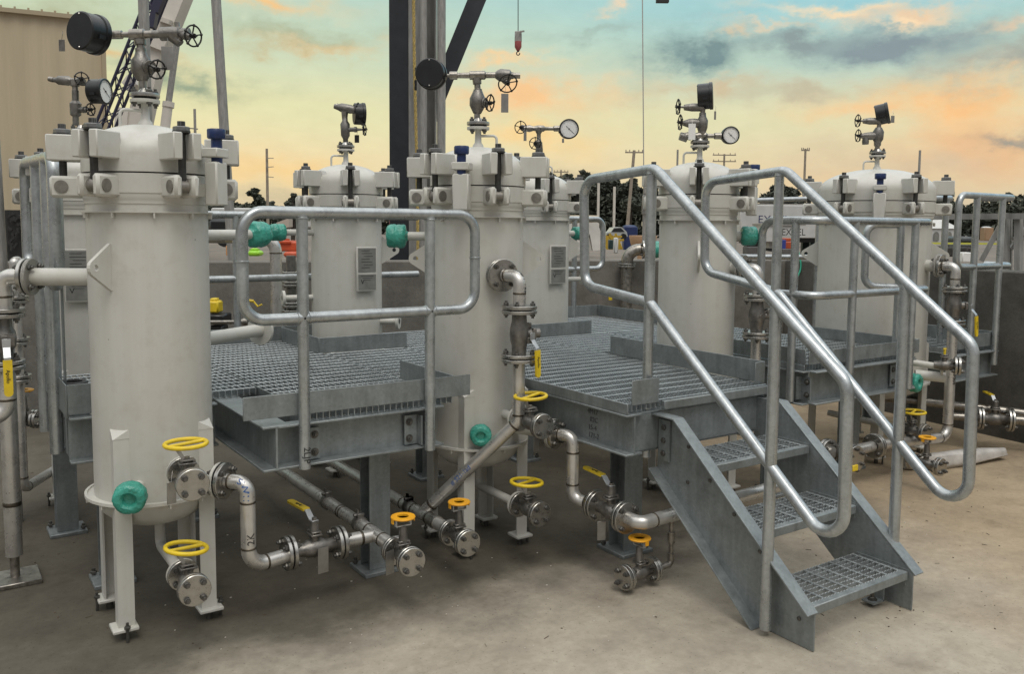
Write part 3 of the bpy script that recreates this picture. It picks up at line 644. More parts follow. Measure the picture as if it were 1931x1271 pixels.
# ------------------------------------------------------------------ gauge manifolds on the vessel tops
class Manifold:
    def __init__(s, label, x, y, z0, cat='gauge manifold', grp='gauge manifolds on the vessel tops'):
        s.n = V((_fw.x, _fw.y, 0)); s.base = V((x, y, z0)); s.rz = math.atan2(_rt.y, _rt.x)
        s.t = thing('gauge_manifold', label, cat, s.base, s.rz, grp); s.off = 0
        s.body = MB(); s.fit = MB()
    def q(s, u, v, dy=0):
        p = on_plane(u, v, s.base, s.n) - s.base; return V((p.dot(_rt), dy, p.z))
    def seg(s, u0, v0, u1, v1, prof, fit=True, dy0=0, dy1=0):
        b = MB(); b.run(s.q(u0, v0, dy0), s.q(u1, v1, dy1), [(t, r * 1.2) for t, r in prof], 18); obj('pipe_fitting' if fit else 'valve_body', b, M_FIT if fit else M_CAST, s.t)
    def flange(s):
        b = MB(); b.lathe([(.056, .005), (.0565, .007), (.0565, .018), (.056, .020), (.03, .020), (.02, .034), (.016, .04)], 28); obj('flange', b, M_SSF, s.t)
        b = MB(); b.cyl((0, 0, -.001), (0, 0, .005), .042, n=24); obj('gasket', b, M_GASK, s.t)
        bolt_ring(s.t, (0, 0, .020), (0, 0, 1), .043, 4, ME_BOLT, world=False); bolt_ring(s.t, (0, 0, -.013), (0, 0, -1), .043, 4, ME_BOLT, world=False)
    def valve(s, u, v, r, d, L, _x=None, wheel=.035, dy=0, sz=1.25, spokes=5):
        'globe valve body at a pixel with a bonnet and black wheel along d'
        c = s.q(u, v, dy); d = V(d).normalized(); b = MB(); b.ball((0, 0, 0), r, 16, (1, 1, sz), Matrix.Translation(c))
        b.run(c + d * r * .5, c + d * L, [(0, r * .75), (.35, r * .72), (.36, r * .9), (.5, r * .9), (.51, r * .5), (.8, r * .35), (1, r * .3)], 14); obj('valve_body', b, M_CAST, s.t)
        w = MB(); wc = c + d * L; wheel *= .93; w.torus(wc, d, wheel, .0035, 30, 8); F0 = frame(wc, d)
        for k in range(spokes):
            a = 2 * PI * k / spokes + .3; e = F0 @ V((0, wheel * math.cos(a), wheel * math.sin(a))); w.cyl(wc + d * -.006, e, .003, n=6); w.ball(e, .0066, 8)
        w.cyl(wc - d * .012, wc + d * .008, .010, n=10); w.cyl(wc, wc + d * .02, .004, n=8); obj('handwheel', w, M_IRON, s.t)
    def gauge(s, u, v, R, face, depth=.075, dy=0, needle=-35):
        'round black case; face is the direction the dial looks'
        f = V(face).normalized(); c = s.q(u, v, dy); g = MB()
        g.lathe([(R * .9, -depth), (R * .96, -depth + .004), (R * .96, -.02), (R * 1.02, -.018), (R * 1.02, 0), (R * .9, .002), (R * .9, -.006), (0, -.006)], 40, frame(c, f), 'x')
        F0 = frame(c, f); 
        for a in (.3, PI + .3): p = F0 @ V((-depth * .5, R * .97 * math.cos(a), R * .97 * math.sin(a))); g.box((0, 0, 0), (.03, .012, .016), frame(p, f))
        case = obj('gauge_case', g, M_BLACK, s.t)
        b = MB(); b.lathe([(0, -.0055), (R * .88, -.0055), (R * .88, -.0035), (0, -.0035)], 40, F0, 'x'); dial = obj('dial', b, M_WHITE, case)
        k = MB(); up = F0.to_3x3() @ V((0, 0, 1)); sd = F0.to_3x3() @ V((0, 1, 0))
        for i in range(28):
            a = rad(-45 + 270 * i / 27); d2 = sd * math.cos(a) + up * math.sin(a); L = .14 if i % 3 == 0 else .08
            k.box((0, 0, 0), (R * L, R * .018, .0008), frame(c + f * -.003 + d2 * R * .76, d2, f))
        obj('scale_mark', k, M_INK, dial)
        k = MB(); a = rad(needle); d2 = sd * math.cos(a) + up * math.sin(a); k.box((0, 0, 0), (R * 1.1, R * .035, .001), frame(c + f * -.0015 + d2 * R * .12, d2, f)); k.cyl(c - f * .003, c + f * .0005, R * .07, n=12); obj('needle', k, M_INK, case)
        # screws on the back
        b = MB()
        for sg in (-1, 1): b.ball(c - f * depth + up * sg * R * .82, .004, 8)
        obj('screw', b, M_SSF, case); return c
    def tag(s, u, v, w, h, dy=-.02, yaw=0, m=None):
        c = s.q(u, v, dy); b = MB(); b.box((0, 0, 0), (w, .0015, h), Matrix.Translation(c) @ Matrix.Rotation(yaw, 4, 'Z'), .0005); b.tube([c + V((0, 0, h / 2)), c + V((.004, 0, h / 2 + .02)), c + V((0, 0.01, h / 2 + .035))], .0009, 5); obj('tag', b, m or M_TAG, s.t)
    def done(s):
        pass
CPL = [(0, .6), (.02, 1), (.3, 1), (.32, .72), (.62, .72), (.64, 1.0), (.98, 1.0), (1, .7)]
def cp(r): return [(t, r * k) for t, k in CPL]
# ------------------------------------------------------------------ ground and walls
b = MB(); b.add([(-900, -900, -.006), (900, -900, -.006), (900, 900, -.006), (-900, 900, -.006)], [(0, 1, 2, 3)]); struct('ground', b, mat('yard_dirt', (.155, .132, .11), .95, 0, .25, .4))
W0, W1, W2, W3 = V((-9, 6.58, 0)), V((4.88, 1.985, 0)), V((4.60, -.45, 0)), V((4.05, -5.2, 0))
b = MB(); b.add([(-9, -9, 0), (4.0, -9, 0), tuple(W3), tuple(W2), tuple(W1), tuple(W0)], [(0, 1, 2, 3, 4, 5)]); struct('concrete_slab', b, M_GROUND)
def wall(name, label, p, q, h=1.308, t=.24, m=None):
    d = (q - p).normalized(); n = V((d.y, -d.x, 0)); b = MB(); n2 = -n
    L = (q - p).length; M = frame((p + q) / 2 + n2 * t / 2 + V((0, 0, h / 2 - .15)), d); b.box((0, 0, 0), (L, t, h + .3), M, .012)
    return props(obj(name, b, m or M_WALL), label, 'wall')
wall('concrete_wall', 'long cast concrete containment wall behind the back row of vessels', W0 - (W1 - W0).normalized() * 0, W1 + (W1 - W0).normalized() * .24)
w = wall('concrete_wall', 'stained concrete containment wall running forward along the right edge', W1 + (W2 - W1).normalized() * .002, W3, m=M_WALLD)
# debris on the slab
rnd = random.Random(3); b = MB()
for k in range(300):
    if k % 3 == 0: p = ground_at(rnd.uniform(60, 420), rnd.uniform(760, 1230))
    elif k % 3 == 1: p = ground_at(rnd.uniform(420, 1300), rnd.uniform(880, 1230))
    else: p = ground_at(rnd.uniform(1500, 1920), rnd.uniform(870, 1200))
    s = rnd.choice((.0025, .003, .004, .006)); M = Matrix.Translation((p.x, p.y, s * .3)) @ Matrix.Rotation(rnd.uniform(0, 6), 4, 'Z')
    if rnd.random() < .35: b.box((0, 0, 0), (s * rnd.uniform(2, 6), s * .4, s * .3), M)
    else: b.ball((0, 0, 0), s * .7, 6, (1.2, .8, .6), M)
struct('grit', b, mat('leaf_litter_brown', (.10, .075, .05), .9, 0, .4, 30), 'stuff')
b = MB()
for k in range(90):
    p = ground_at(rnd.uniform(300, 1850), rnd.uniform(900, 1230)); s = rnd.uniform(.002, .0045); b.ball((0, 0, 0), s, 6, (1.3, .8, .6), Matrix.Translation((p.x, p.y, s * .4)))
struct('pale_grit', b, mat('pale_grit', (.5, .46, .40), .9), 'stuff')

# ------------------------------------------------------------------ vessels
S, T, R18 = 1.5621, 1.6328, .2285
v1 = vessel('cream vessel nearest on the left with the green wrapped outlet at its foot', -S, 0, R18, 24, 53, [(-37, 1.46)], None, handle_rel=-75)
v3 = vessel('cream vessel in the middle of the front row with a pipe elbow on its face', 0, 0, R18, 18, -14, [(97, 1.46), (-88, 1.46)], None, handle_rel=75)
v5 = vessel('cream vessel standing behind the left stair handrail, its blue screw at the right', S, 0, R18, 0, 78, [(2, 1.46)], None, handle_rel=-80)
v1b = vessel('cream vessel half hidden behind the near left vessel and the far left guard rails', -S, T, R18, 20, None, [], -8, handle_rel=-75)
v2 = vessel('cream vessel behind the front guard rail with a two part name plate and paper tag', 0, T, R18, 5, None, [(92, 1.46)], 30, handle_rel=-78)
v4 = vessel('smallest looking cream vessel with a name plate, behind the middle one', S, T, R18, 15, None, [(88, 1.46)], 35, handle_rel=80)
v6 = vessel('widest cream vessel, at the right, with a dark blue screw at front centre', 3.38, .02, .378, 33, 3, [(-84, 1.44), (84, 1.44)], None, .235, handle_rel=-70)
b = MB(); c = V((0, T, 0)) + V((-_rt.x * .115 - _fw.x * .19, -_rt.y * .115 - _fw.y * .19, 1.93)); b.box((0, 0, 0), (.045, .002, .07), Matrix.Translation(c) @ Matrix.Rotation(math.atan2(_rt.y, _rt.x) - .3, 4, 'Z') @ Matrix.Rotation(.25, 4, 'Y')); single('paper_tag', b, M_WHITE, 'white paper tag hanging on the handle of the vessel lid behind the guard rail', 'tag')

# side stubs of the vessels
nz = nozzle
a1 = rad(148); d1 = V((math.cos(a1), math.sin(a1), 0)); e = nz(v1, -S, 0, 1.408, d1, .478, .036, R=.075, root=.2)
fl = V((-S, 0, 1.408)) + d1 * .481
e3 = nz(v3, 0, 0, 1.392, (-.10, -.995, 0), .262, .036, R=.078, root=.2)
a5 = rad(-72); d5 = V((math.cos(a5), math.sin(a5), 0)); nz(v5, S, 0, 1.392, d5, .285, .036, R=.078, root=.2)
a6 = rad(-80); d6 = V((math.cos(a6), math.sin(a6), 0)); nz(v6, 3.38, .02, 1.375, d6, .46, .04, R=.08, root=.34)
# drain and lower stubs
nz(v1, -1.515, 0, .684, (-.06, -1, 0), .335, .022, root=.1); nz(v3, .02, 0, .705, (0, -1, 0), .335, .022, root=.1)
for vs, x in ((v1, -1.545), (v3, .02)):
    b = MB(); b.tube(fillet([(x, .02, .42), (x, .02, .285), (x, -.34, .285)], .04), .021, 14); obj('drain_pipe', b, M_PAINT, vs, world=True)
nz(v6, 3.05, 0, .30, (0, -1, 0), .45, .022, root=-.1)
dn = V((math.cos(rad(-50)), math.sin(rad(-50)), 0))
nz(v1, -S, 0, .595, dn, .315, .028, R=.073, root=.2); dn3 = V((math.cos(rad(-67)), math.sin(rad(-67)), 0)); nz(v3, 0, 0, .625, dn3, .455, .028, R=.072, root=.2)
dg = V((-.135, -.27, 0)).normalized(); nz(v1, -S, 0, .615, dg, .325, .020, root=.2); wrapped_flange(v1, V((-1.715, -.300, .60)), (-.38, -.92, -.12), .060, .06, 'green wrapped flange at the foot')
g = camdir(0, 0) + rad(4); dg = V((math.cos(g), math.sin(g), 0)); nz(v3, 0, 0, .64, dg, .26, .020, root=.2); wrapped_flange(v3, V((0, 0, .62)) + V((math.cos(g), math.sin(g), 0)) * .27, (-.5, -.85, -.12), .052, .05)
# upper side nozzles with green bags
def side_stub(vs, x, y, z, d, L, r, R=None, Lf=.085):
    p = nz(vs, x, y, z, d, L, r, root=.2)
    if R: wrapped_flange(vs, p + V(d).normalized() * Lf * .2, d, R, Lf)
    return p
p = at(486, 442, 4.3); side_stub(v1, -S, .16, p.z, (p.x + S, p.y - .16, 0), (V((p.x, p.y, 0)) - V((-S, .16, 0))).length - .02, .024, .064, .10)
p = at(524, 438, 5.5); side_stub(v2, 0, T, p.z, (p.x, p.y - T, 0), (V((p.x, p.y, 0)) - V((0, T, 0))).length - .015, .020, .055, .09)
p = at(747, 445, 4.45); side_stub(v3, 0, .1, p.z, (p.x, p.y - .1, 0), (V((p.x, p.y, 0)) - V((0, .1, 0))).length - .02, .022, .060, .095)
p = at(1413, 445, 5.25); side_stub(v5, S, 0, p.z, (p.x - S, p.y, 0), (V((p.x, p.y, 0)) - V((S, 0, 0))).length - .02, .028, .058, .09)
p = at(1090, 440, 6.9); side_stub(v4, S, T, p.z, (p.x - S, p.y - T, 0), (V((p.x, p.y, 0)) - V((S, T, 0))).length - .02, .022, .052, .09)
p = at(1726, 722, 5.75); wrapped_flange(v6, p, (.1, -1, 0), .062, .06); nz(v6, p.x, p.y + .3, p.z, (0, -1, 0), .3, .02)
# open stub flanges
def open_stub(vs, x, y, u, v, dep, r, R):
    p = at(u, v, dep); d = V((p.x - x, p.y - y, 0)); L = d.length; d.normalize(); q = nz(vs, x, y, p.z, d, L, r, root=.15)
    b = MB(); b.lathe([(r * .9, -.012), (R, -.012), (R, .004), (r * .9, .004)], 28, frame(p, d), 'x'); obj('nozzle_flange', b, M_PAINT, vs, world=True); b = MB(); b.cyl(p, p + d * .0045, r * .88, n=20); obj('nozzle_bore', b, M_GASK, vs, world=True)
open_stub(v2, 0, T, 533, 562, 5.6, .018, .048); open_stub(v2, 0, T, 752, 606, 5.75, .02, .05)
open_stub(v1, -S, .12, 492, 622, 4.35, .031, .075)
open_stub(v4, S, T, 1098, 526, 6.75, .018, .04)

# ------------------------------------------------------------------ piping round the near vessel
t = thing('pipe_spool', 'stainless elbow and riser bolted to the side of the near left vessel', 'pipe', fl)
flange_joint(t, fl, d1, .075, n=4)
pr = V((-2.045, .44, 0)); pz = 1.408
pr = fl + d1 * .105; pipe_run(t, [fl + d1 * .02, pr, V((pr.x, pr.y, 1.275))], .033, .075)
flange_joint(t, (pr.x, pr.y, 1.262), (0, 0, 1), .078, n=4)
pipe_run(t, [V((pr.x, pr.y, 1.04)), V((pr.x, pr.y, .84)), V((pr.x - .5, pr.y - .05, .84))], .033, .06)
px_ = V((-2.03, .70, 0))
pipe_run(t, [px_ + V((.05, .4, 1.30)), px_ + V((0, 0, 1.30)), px_ + V((0, 0, .12))], .036, .06)
b = MB(); weld(b, V((px_.x, px_.y, .36)), (0, 0, 1), .036, .02); obj('weld_band', b, M_WELD, t, world=True)
b = MB(); b.box((px_.x, px_.y, .011), (.20, .20, .022), None, .003); b.cyl((px_.x, px_.y, .02), (px_.x, px_.y, .13), .020, n=14); obj('foot_plate', b, M_FIT, t, world=True)
vv = thing('ball_valve', 'ball valve at the left edge with its yellow lever hanging down', 'valve', (pr.x, pr.y, 1.15), 0, 'lever valves')
top = valve_core(vv, (pr.x, pr.y, 1.155), (0, 0, 1), (-.02, -1, 0), .085, .036); b = MB(); u_ = V((-.02, -1, 0)).normalized(); b.cyl(top - u_ * .01, top + u_ * .03, .014, n=12); obj('neck', b, M_CAST, vv, world=True)
flange_joint(vv, (pr.x, pr.y, 1.05), (0, 0, 1), .072, n=4); go, q, a_, n_ = lever(vv, top + u_ * .03, (0, 0, -1), u_, .155); lettering('Apollo', .02, M_INK, go, q + n_ * .0056, (0, 0, -1), (V((0, 0, -1)).cross(n_)) * -1, 'print')
# second riser just behind it
t = thing('pipe_spool', 'second flanged stainless riser behind the left edge valve', 'pipe', (-1.98, .95, 0)); x_, y_ = at(31, 600, 4.6).x, at(31, 600, 4.6).y
pipe_run(t, [V((x_ + .02, y_ + .02, 1.42)), V((x_, y_, 1.42)), V((x_, y_, .20)), V((x_ + .25, y_ + .55, .16))], .026, .06)
for z in (1.22, 1.0, .80): flange_joint(t, (x_, y_, z), (0, 0, 1), .062, n=4, me=ME_BOLTS)
p = at(35, 520, 4.25); b = MB(); b.run((x_ - .02, y_ - .05, 1.30), (x_ + .07, y_ - .05, 1.31), [(0, .012), (.5, .012), (.5, .02), (.8, .02), (.8, .01), (1, .01)]); obj('vent_plug', b, M_SSF, t, world=True)
t2 = ring_valve('drain_valve', 'drain valve with an orange ring low behind the left edge pipe', at(18, 790, 4.7), (.83, -.56, 0), .05, .022, .16, 'orange ring drain valves')
# gate valves with yellow handles on the front of the vessels
handwheel_valve('gate_valve', 'yellow handled valve under the near left vessel, the upper of two', (-1.533, -.335, .684), (-.06, -1, -.0), .059, .03, .215, .074, (-.0, -.02), 'yellow handled valves', .0)
handwheel_valve('gate_valve', 'yellow handled drain valve lowest under the near left vessel', (-1.545, -.34, .285), (0, -1, 0), .059, .03, .20, .074, (.0, -.02), 'yellow handled valves', -.12)
handwheel_valve('gate_valve', 'yellow handled valve on the middle vessel beside its riser', (.02, -.335, .705), (0, -1, 0), .059, .03, .22, .074, (.0, 0), 'yellow handled valves', .05)
handwheel_valve('gate_valve', 'yellow handled drain valve under the middle vessel, beside a foot plate', (.02, -.34, .285), (0, -1, 0), .059, .03, .20, .074, (.0, -.02), 'yellow handled valves', -.05)
handwheel_valve('gate_valve', 'yellow handled drain valve behind the right stair handrail', (3.05, -.44, .30), (0, -1, 0), .06, .03, .2, .074, (0, 0), 'yellow handled valves', 0)
# near vessel outlet: flange, two elbows, ball valve, tee into the first header
t = thing('pipe_spool', 'stainless swan neck pipe from the near left vessel down to its lever valve', 'pipe', (-1.25, -.3, 0))
f0 = V((-S, 0, .595)) + dn * .318; flange_joint(t, f0, dn, .073, n=4)
k0 = V((-1.30, -.31, .545)); k1 = V((-1.235, -.33, .545))
k1 = f0 + dn * .115; zv = .25; ye = k1.y
pth = [f0 + dn * .02, k1, V((k1.x, k1.y, zv)), V((-1.09, ye + .04, zv))]; pipe_run(t, pth, .030, .072)
fp_ = fillet(pth, .072, 8); pen_on_path('SW11', .034, M_BINK, t, fp_, .105, .030, (-.5, -.8, .5)); pen_on_path('2K', .042, M_INK, t, fp_, .30, .030, (.1, -1, 0), True)
bvx = -.985; yv = ye + .055
ball_valve('ball_valve', 'lever valve on the swan neck pipe at the foot of the near left vessel', (bvx, yv, zv), (1, .0, 0), (0, 0, 1), .112, .072, .033, (-.12, 1, 0), 'lever valves')
xh = -.70; yh = yv
t = thing('pipe_header', 'grey clamped header pipe running back under the left platform', 'pipe', (xh, .3, 0))
pipe_run(t, [V((bvx + .13, yv, zv)), V((xh, yh, zv))], .030, .05)
pipe_run(t, [V((xh, yh - .19, zv)), V((xh, 1.6, zv))], .030, .05)
for q, a_ in [((xh, y, zv), (0, 1, 0)) for y in (yh - .07, yh + .07, yh + .36, yh + .385)] + [((xh - .07, yh, zv), (1, 0, 0))]: b = MB(); weld(b, V(q), a_, .030, .012); obj('weld_band', b, M_WELD, t, world=True)
def clamp(t, p, ax, r):
    b = MB(); b.lathe([(r, -.018), (r * 1.22, -.016), (r * 1.22, .016), (r, .018)], 20, frame(p, ax), 'x'); M = frame(p, ax); b.box((0, 0, r * 1.35), (.03, .035, .025), M, .003); b.box((0, .012, r * 1.7), (.02, .006, .04), M); hexprism(b, M @ V((0, -.02, r * 1.5)), M.to_3x3() @ V((0, 1, 0)), .009, .05); obj('pipe_clamp', b, M_CAST, t, world=True)
clamp(t, V((xh, yh + .17, zv)), (0, 1, 0), .03); clamp(t, V((xh, yh + .55, zv)), (0, 1, 0), .03)
ring_valve('drain_valve', 'orange ringed drain valve ending the left header, nearest the camera', (xh - .002, yh - .185, zv - .005), (-.02, -1, 0), .060, .028, .18, 'orange ring drain valves')
b = MB(); b.box((0, 0, 0), (.05, .003, .11), Matrix.Translation((bvx + .02, yv - .045, zv - .045)) @ Matrix.Rotation(.15, 4, 'Z')); single('valve_tag', b, M_TAG, 'blank steel tag hanging on the near lever valve under the left platform', 'tag', 'steel valve tags')
b = MB(); b.box((0, 0, 0), (.045, .003, .10), Matrix.Translation((xh - .055, yh - .255, zv - .03)) @ Matrix.Rotation(.3, 4, 'Z')); single('valve_tag', b, M_TAG, 'blank steel tag hanging on the nearest orange ringed drain valve', 'tag', 'steel valve tags')
for (x_, y_, z_, rz_, w_, h_, lb) in ((-1.585, -.385, .62, .25, .036, .085, 'upper yellow handled valve of the near left vessel'), (.09, -.40, .60, .3, .045, .11, 'yellow handled valve beside the middle riser'), (.235, -.72, .22, -.4, .04, .09, 'lever valve beside the stair foot column')):
    b = MB(); b.box((0, 0, 0), (w_, .003, h_), Matrix.Translation((x_, y_, z_)) @ Matrix.Rotation(rz_, 4, 'Z'), .0008); b.tube([(x_, y_, z_ + h_ / 2 - .004), (x_ + .004, y_ + .006, z_ + h_ / 2 + .02), (x_ + .01, y_ + .02, z_ + h_ / 2 + .035)], .0012, 5); single('valve_tag', b, M_TAG, 'blank steel tag hanging on the ' + lb, 'tag', 'steel valve tags')
# second header with the diagonal riser
x2 = -.33; y2 = -.02; z2 = .205
t = thing('pipe_header', 'header pipe with a diagonal branch rising to the middle vessel', 'pipe', (x2, .1, 0))
rx, ry_ = .0, -.375
pipe_run(t, [V((x2, y2 - .26, z2)), V((x2, 1.5, z2))], .030, .05)
pipe_run(t, [V((x2, y2, z2)), V((rx, ry_, .70)), V((rx, ry_, .985))], .030, .06)
dd = (V((rx, ry_, .70)) - V((x2, y2, z2))).normalized()
for q, a_ in [(V((x2, y2, z2)) + dd * .075, dd)] + [((x2, y, z2), (0, 1, 0)) for y in (y2 + .08, y2 - .075, y2 + .2)]: b = MB(); weld(b, V(q), a_, .03, .013); obj('weld_band', b, M_WELD, t, world=True); clamp(t, V((x2, y2 + .13, z2)), (0, 1, 0), .03); clamp(t, V((x2, y2 + .42, z2)), (0, 1, 0), .03)
b = MB(); b.lathe([(.0305, -.1), (.0305, -.04), (.034, -.03), (.034, .0)], 20, frame((x2, y2 - .16, z2), (0, -1, 0)), 'x'); obj('polished_sleeve', b, M_SSF, t, world=True)
pen_on_pipe('# 521-1ad', .032, M_BINK, t, V((x2, y2, z2)) + dd * .30, dd, .0305, (-.4, -.8, .5))
ring_valve('drain_valve', 'orange ringed drain valve at the end of the diagonal branch header', (x2 - .003, y2 - .275, z2 - .005), (-.03, -1, 0), .060, .028, .19, 'orange ring drain valves')
# riser valve on the middle vessel
t = thing('ball_valve', 'upright flanged valve with a yellow lever on the middle riser', 'valve', (rx, ry_, 1.1), 0, 'lever valves')
for z in (1.005, 1.235): flange_joint(t, (rx, ry_, z), (0, 0, 1), .084, n=4)
b = MB(); b.lathe([(.034, -.10), (.036, -.06), (.043, -.03), (.046, 0), (.043, .03), (.036, .06), (.034, .10)], 20, Matrix.Translation((rx, ry_, 1.12))); obj('valve_body', b, M_CAST, t, world=True)
dv = V((.95, -.30, 0)).normalized(); b = MB(); b.cyl((rx, ry_, 1.12), V((rx, ry_, 1.12)) + dv * .075, .022, n=14); M = frame(V((rx, ry_, 1.12)) + dv * .07, dv); b.box((0, 0, 0), (.02, .05, .05), M, .004); b.box((-.02, .02, .035), (.03, .02, .03), M, .003); b.box((-.025, -.02, -.03), (.03, .018, .03), M, .003); b.cyl(V((rx, ry_, 1.12)) + dv * .07, V((rx, ry_, 1.12)) + dv * .10, .024, n=12); obj('gland', b, M_CAST, t, world=True)
nv = V((.25, -.97, 0)).normalized(); go, q, a_, n_ = lever(t, V((rx, ry_, 1.115)) + dv * .030 + nv * .045, (.03, .0, -1), nv, .140); lettering('Apollo', .02, M_INK, go, q + n_ * .0056, a_, n_.cross(a_), 'print')
# turn the grip towards the viewer with its own print on the narrow edge too
t = thing('pipe_spool', 'stainless elbow on the face of the middle vessel with black pen marks', 'pipe', (rx, ry_, 1.39))
fp = V((0, 0, 1.392)) + V((-.10, -.995, 0)) * .266
flange_joint(t, fp, (-.10, -.995, 0), .078, n=4); kk = V((rx, fp.y - .105, 1.392))
ry2 = ry_
pth = [fp + V((0, -.02, 0)), V((rx, ry_, 1.392)), V((rx, ry_, 1.255))]; pipe_run(t, pth, .030, .075)
pen_on_path('2PE1123', .030, M_INK, t, fillet(pth, .075, 8), .10, .030, (.55, -.75, .5))
# outlet of the middle vessel towards the stairs
t = thing('pipe_spool', 'stainless elbow and drop pipe right of the middle vessel', 'pipe', (.36, -.35, 0))
f0 = V((0, 0, .625)) + dn3 * .458; flange_joint(t, f0, dn3, .072, n=4); k1 = f0 + dn3 * .105; xq = .262; zq = .318
pipe_run(t, [f0 + dn3 * .02, k1, V((k1.x, k1.y, zq)), V((xq, k1.y - .115, zq))], .030, .07)
yb = k1.y - .235
ball_valve('ball_valve', 'lever valve on the slab beside the stair foot column', (xq, yb, zq), (0, -1, 0), (0, 0, 1), .098, .074, .034, (.10, .99, 0), 'lever valves')
t = thing('pipe_spool', 'stainless elbow leading under the stair stringer with a small drip leg', 'pipe', (.5, -.8, 0))
pipe_run(t, [V((xq, yb - .118, zq)), V((xq, yb - .20, zq)), V((1.35, -.89, zq - .01))], .031, .075)
xd = .492; b = MB(); yd = -.915; b.run((xd, yd, zq - .02), (xd, yd, .095), [(0, .017), (.12, .017), (.13, .011), (.35, .011), (.36, .018), (.62, .018), (.63, .011), (.85, .011), (.86, .017), (1, .017)]); b.tube(fillet([(xd, yd, .11), (xd, yd, .072), (xd - .09, yd, .068)], .03), .015, 12); obj('drip_leg', b, M_FIT, t, world=True)
ring_valve('drain_valve', 'orange ringed drain valve on the slab left of the stairs', (xd - .10, yd, .072), (-1, -.02, 0), .056, .026, .20, 'orange ring drain valves')

# ------------------------------------------------------------------ piping of the two right hand vessels
t = thing('pipe_spool', 'flanged stainless riser beside the vessel behind the handrail', 'pipe', (1.68, -.36, 0)); fp = V((S, 0, 1.392)) + d5 * .288; flange_joint(t, fp, d5, .078, n=4); rp = fp + d5 * .10
pipe_run(t, [fp + d5 * .02, rp, V((rp.x, rp.y, 1.24))], .030, .075); pipe_run(t, [V((rp.x, rp.y, .99)), V((rp.x, rp.y, .30))], .030, .05)
vv = thing('ball_valve', 'upright flanged valve between the two handrails, its lever hidden', 'valve', (rp.x, rp.y, 1.1), 0, 'lever valves')
for z in (1.225, 1.005): flange_joint(vv, (rp.x, rp.y, z), (0, 0, 1), .079, n=4)
b = MB(); b.lathe([(.034, -.10), (.036, -.06), (.045, -.03), (.048, 0), (.045, .03), (.036, .06), (.034, .10)], 20, Matrix.Translation((rp.x, rp.y, 1.115))); obj('valve_body', b, M_CAST, vv, world=True)
b = MB(); q = V((rp.x, rp.y, 1.12)); b.cyl(q, q + V((.07, -.04, 0)), .022, n=12); b.box(tuple(q + V((.06, -.035, .02))), (.05, .03, .04), None, .004); b.tube([q + V((-.03, -.045, .0)), q + V((.0, -.05, .02)), q + V((.03, -.05, .035))], .004, 6); obj('gland', b, M_CAST, vv, world=True)
t = thing('pipe_spool', 'stainless riser of the wide vessel, bending to the left near the floor', 'pipe', (3.5, -.54, 0)); fp = V((3.38, .02, 1.375)) + d6 * .463; flange_joint(t, fp, d6, .08, n=4); rp = fp + d6 * .105
pipe_run(t, [fp + d6 * .02, rp, V((rp.x, rp.y, 1.235))], .032, .078); pipe_run(t, [V((rp.x, rp.y, .99)), V((rp.x, rp.y, .20)), V((2.68, rp.y + .02, .245))], .034, .08)
pen_on_pipe('A312 TP304', .035, M_INK, t, (rp.x, rp.y, .66), (0, 0, -1), .0345, (-.25, -1, 0))
vv = thing('ball_valve', 'upright flanged valve on the riser of the wide vessel, yellow lever down', 'valve', (rp.x, rp.y, 1.1), 0, 'lever valves')
for z in (1.22, .995): flange_joint(vv, (rp.x, rp.y, z), (0, 0, 1), .079, n=4)
b = MB(); b.lathe([(.036, -.10), (.038, -.06), (.047, -.03), (.05, 0), (.047, .03), (.038, .06), (.036, .10)], 20, Matrix.Translation((rp.x, rp.y, 1.108))); obj('valve_body', b, M_CAST, vv, world=True)
dv = V((.80, -.6, 0)).normalized(); q = V((rp.x, rp.y, 1.11)); b = MB(); b.cyl(q, q + dv * .085, .024, n=14); b.box((0, 0, 0), (.02, .06, .05), frame(q + dv * .075, dv), .004); obj('gland', b, M_CAST, vv, world=True)
nv = V((.05, -1, 0)); go, qq, a_, n_ = lever(vv, q + dv * .09 + nv * .03, (.10, 0, -1), nv, .15); lettering('Apollo', .02, M_INK, go, qq + n_ * .0056, a_, n_.cross(a_), 'print')
t = thing('pipe_header', 'dark header pipe ending in bright flanges beside the stair stringer', 'pipe', (2.3, 0, 0)); yy = rp.y + .02
flange_joint(t, (2.665, yy, .245), (1, 0, 0), .078, n=4); pipe_run(t, [V((2.64, yy, .245)), V((2.4, yy, .245))], .034, .05)
b = MB(); b.ball((2.38, yy, .245), .075, 16, (1.2, 1, .9)); obj('valve_body', b, M_CAST, t, world=True)
flange_joint(t, (2.30, yy - .10, .235), (0, 1, 0), .085, n=6); flange_joint(t, (2.27, yy + .06, .25), (0, 1, 0), .08, n=6)
pipe_run(t, [V((2.27, yy + .02, .25)), V((2.2, 1.6, .25))], .036, .05)
clamp(t, V((2.26, yy + .3, .25)), (0, 1, 0), .036)
b = MB(); b.box(tuple(at(1612, 883, 4.95)), (.05, .012, .035), None, .003); single('valve_grip', b, M_YEL, 'yellow lever grip peeping past the stair handrail bend', 'lever')
ring_valve('drain_valve', 'orange ringed drain valve inside the right handrail loop', (2.79, -.69, .175), (.0, -1, 0), .056, .027, .21, 'orange ring drain valves')
t = thing('pipe_spool', 'grey pipe along the foot of the right hand concrete wall', 'pipe', (4.2, -.4, 0)); pA, pB = ground_at(1803, 765, .30), ground_at(1990, 786, .26)
pipe_run(t, [pA + (pA - pB) * 1.2, pB], .032, .05, False, M_FIT)
bc = ground_at(1876, 790, .24); axb = (V((pB.x, pB.y, 0)) - V((pA.x, pA.y, 0))).normalized()
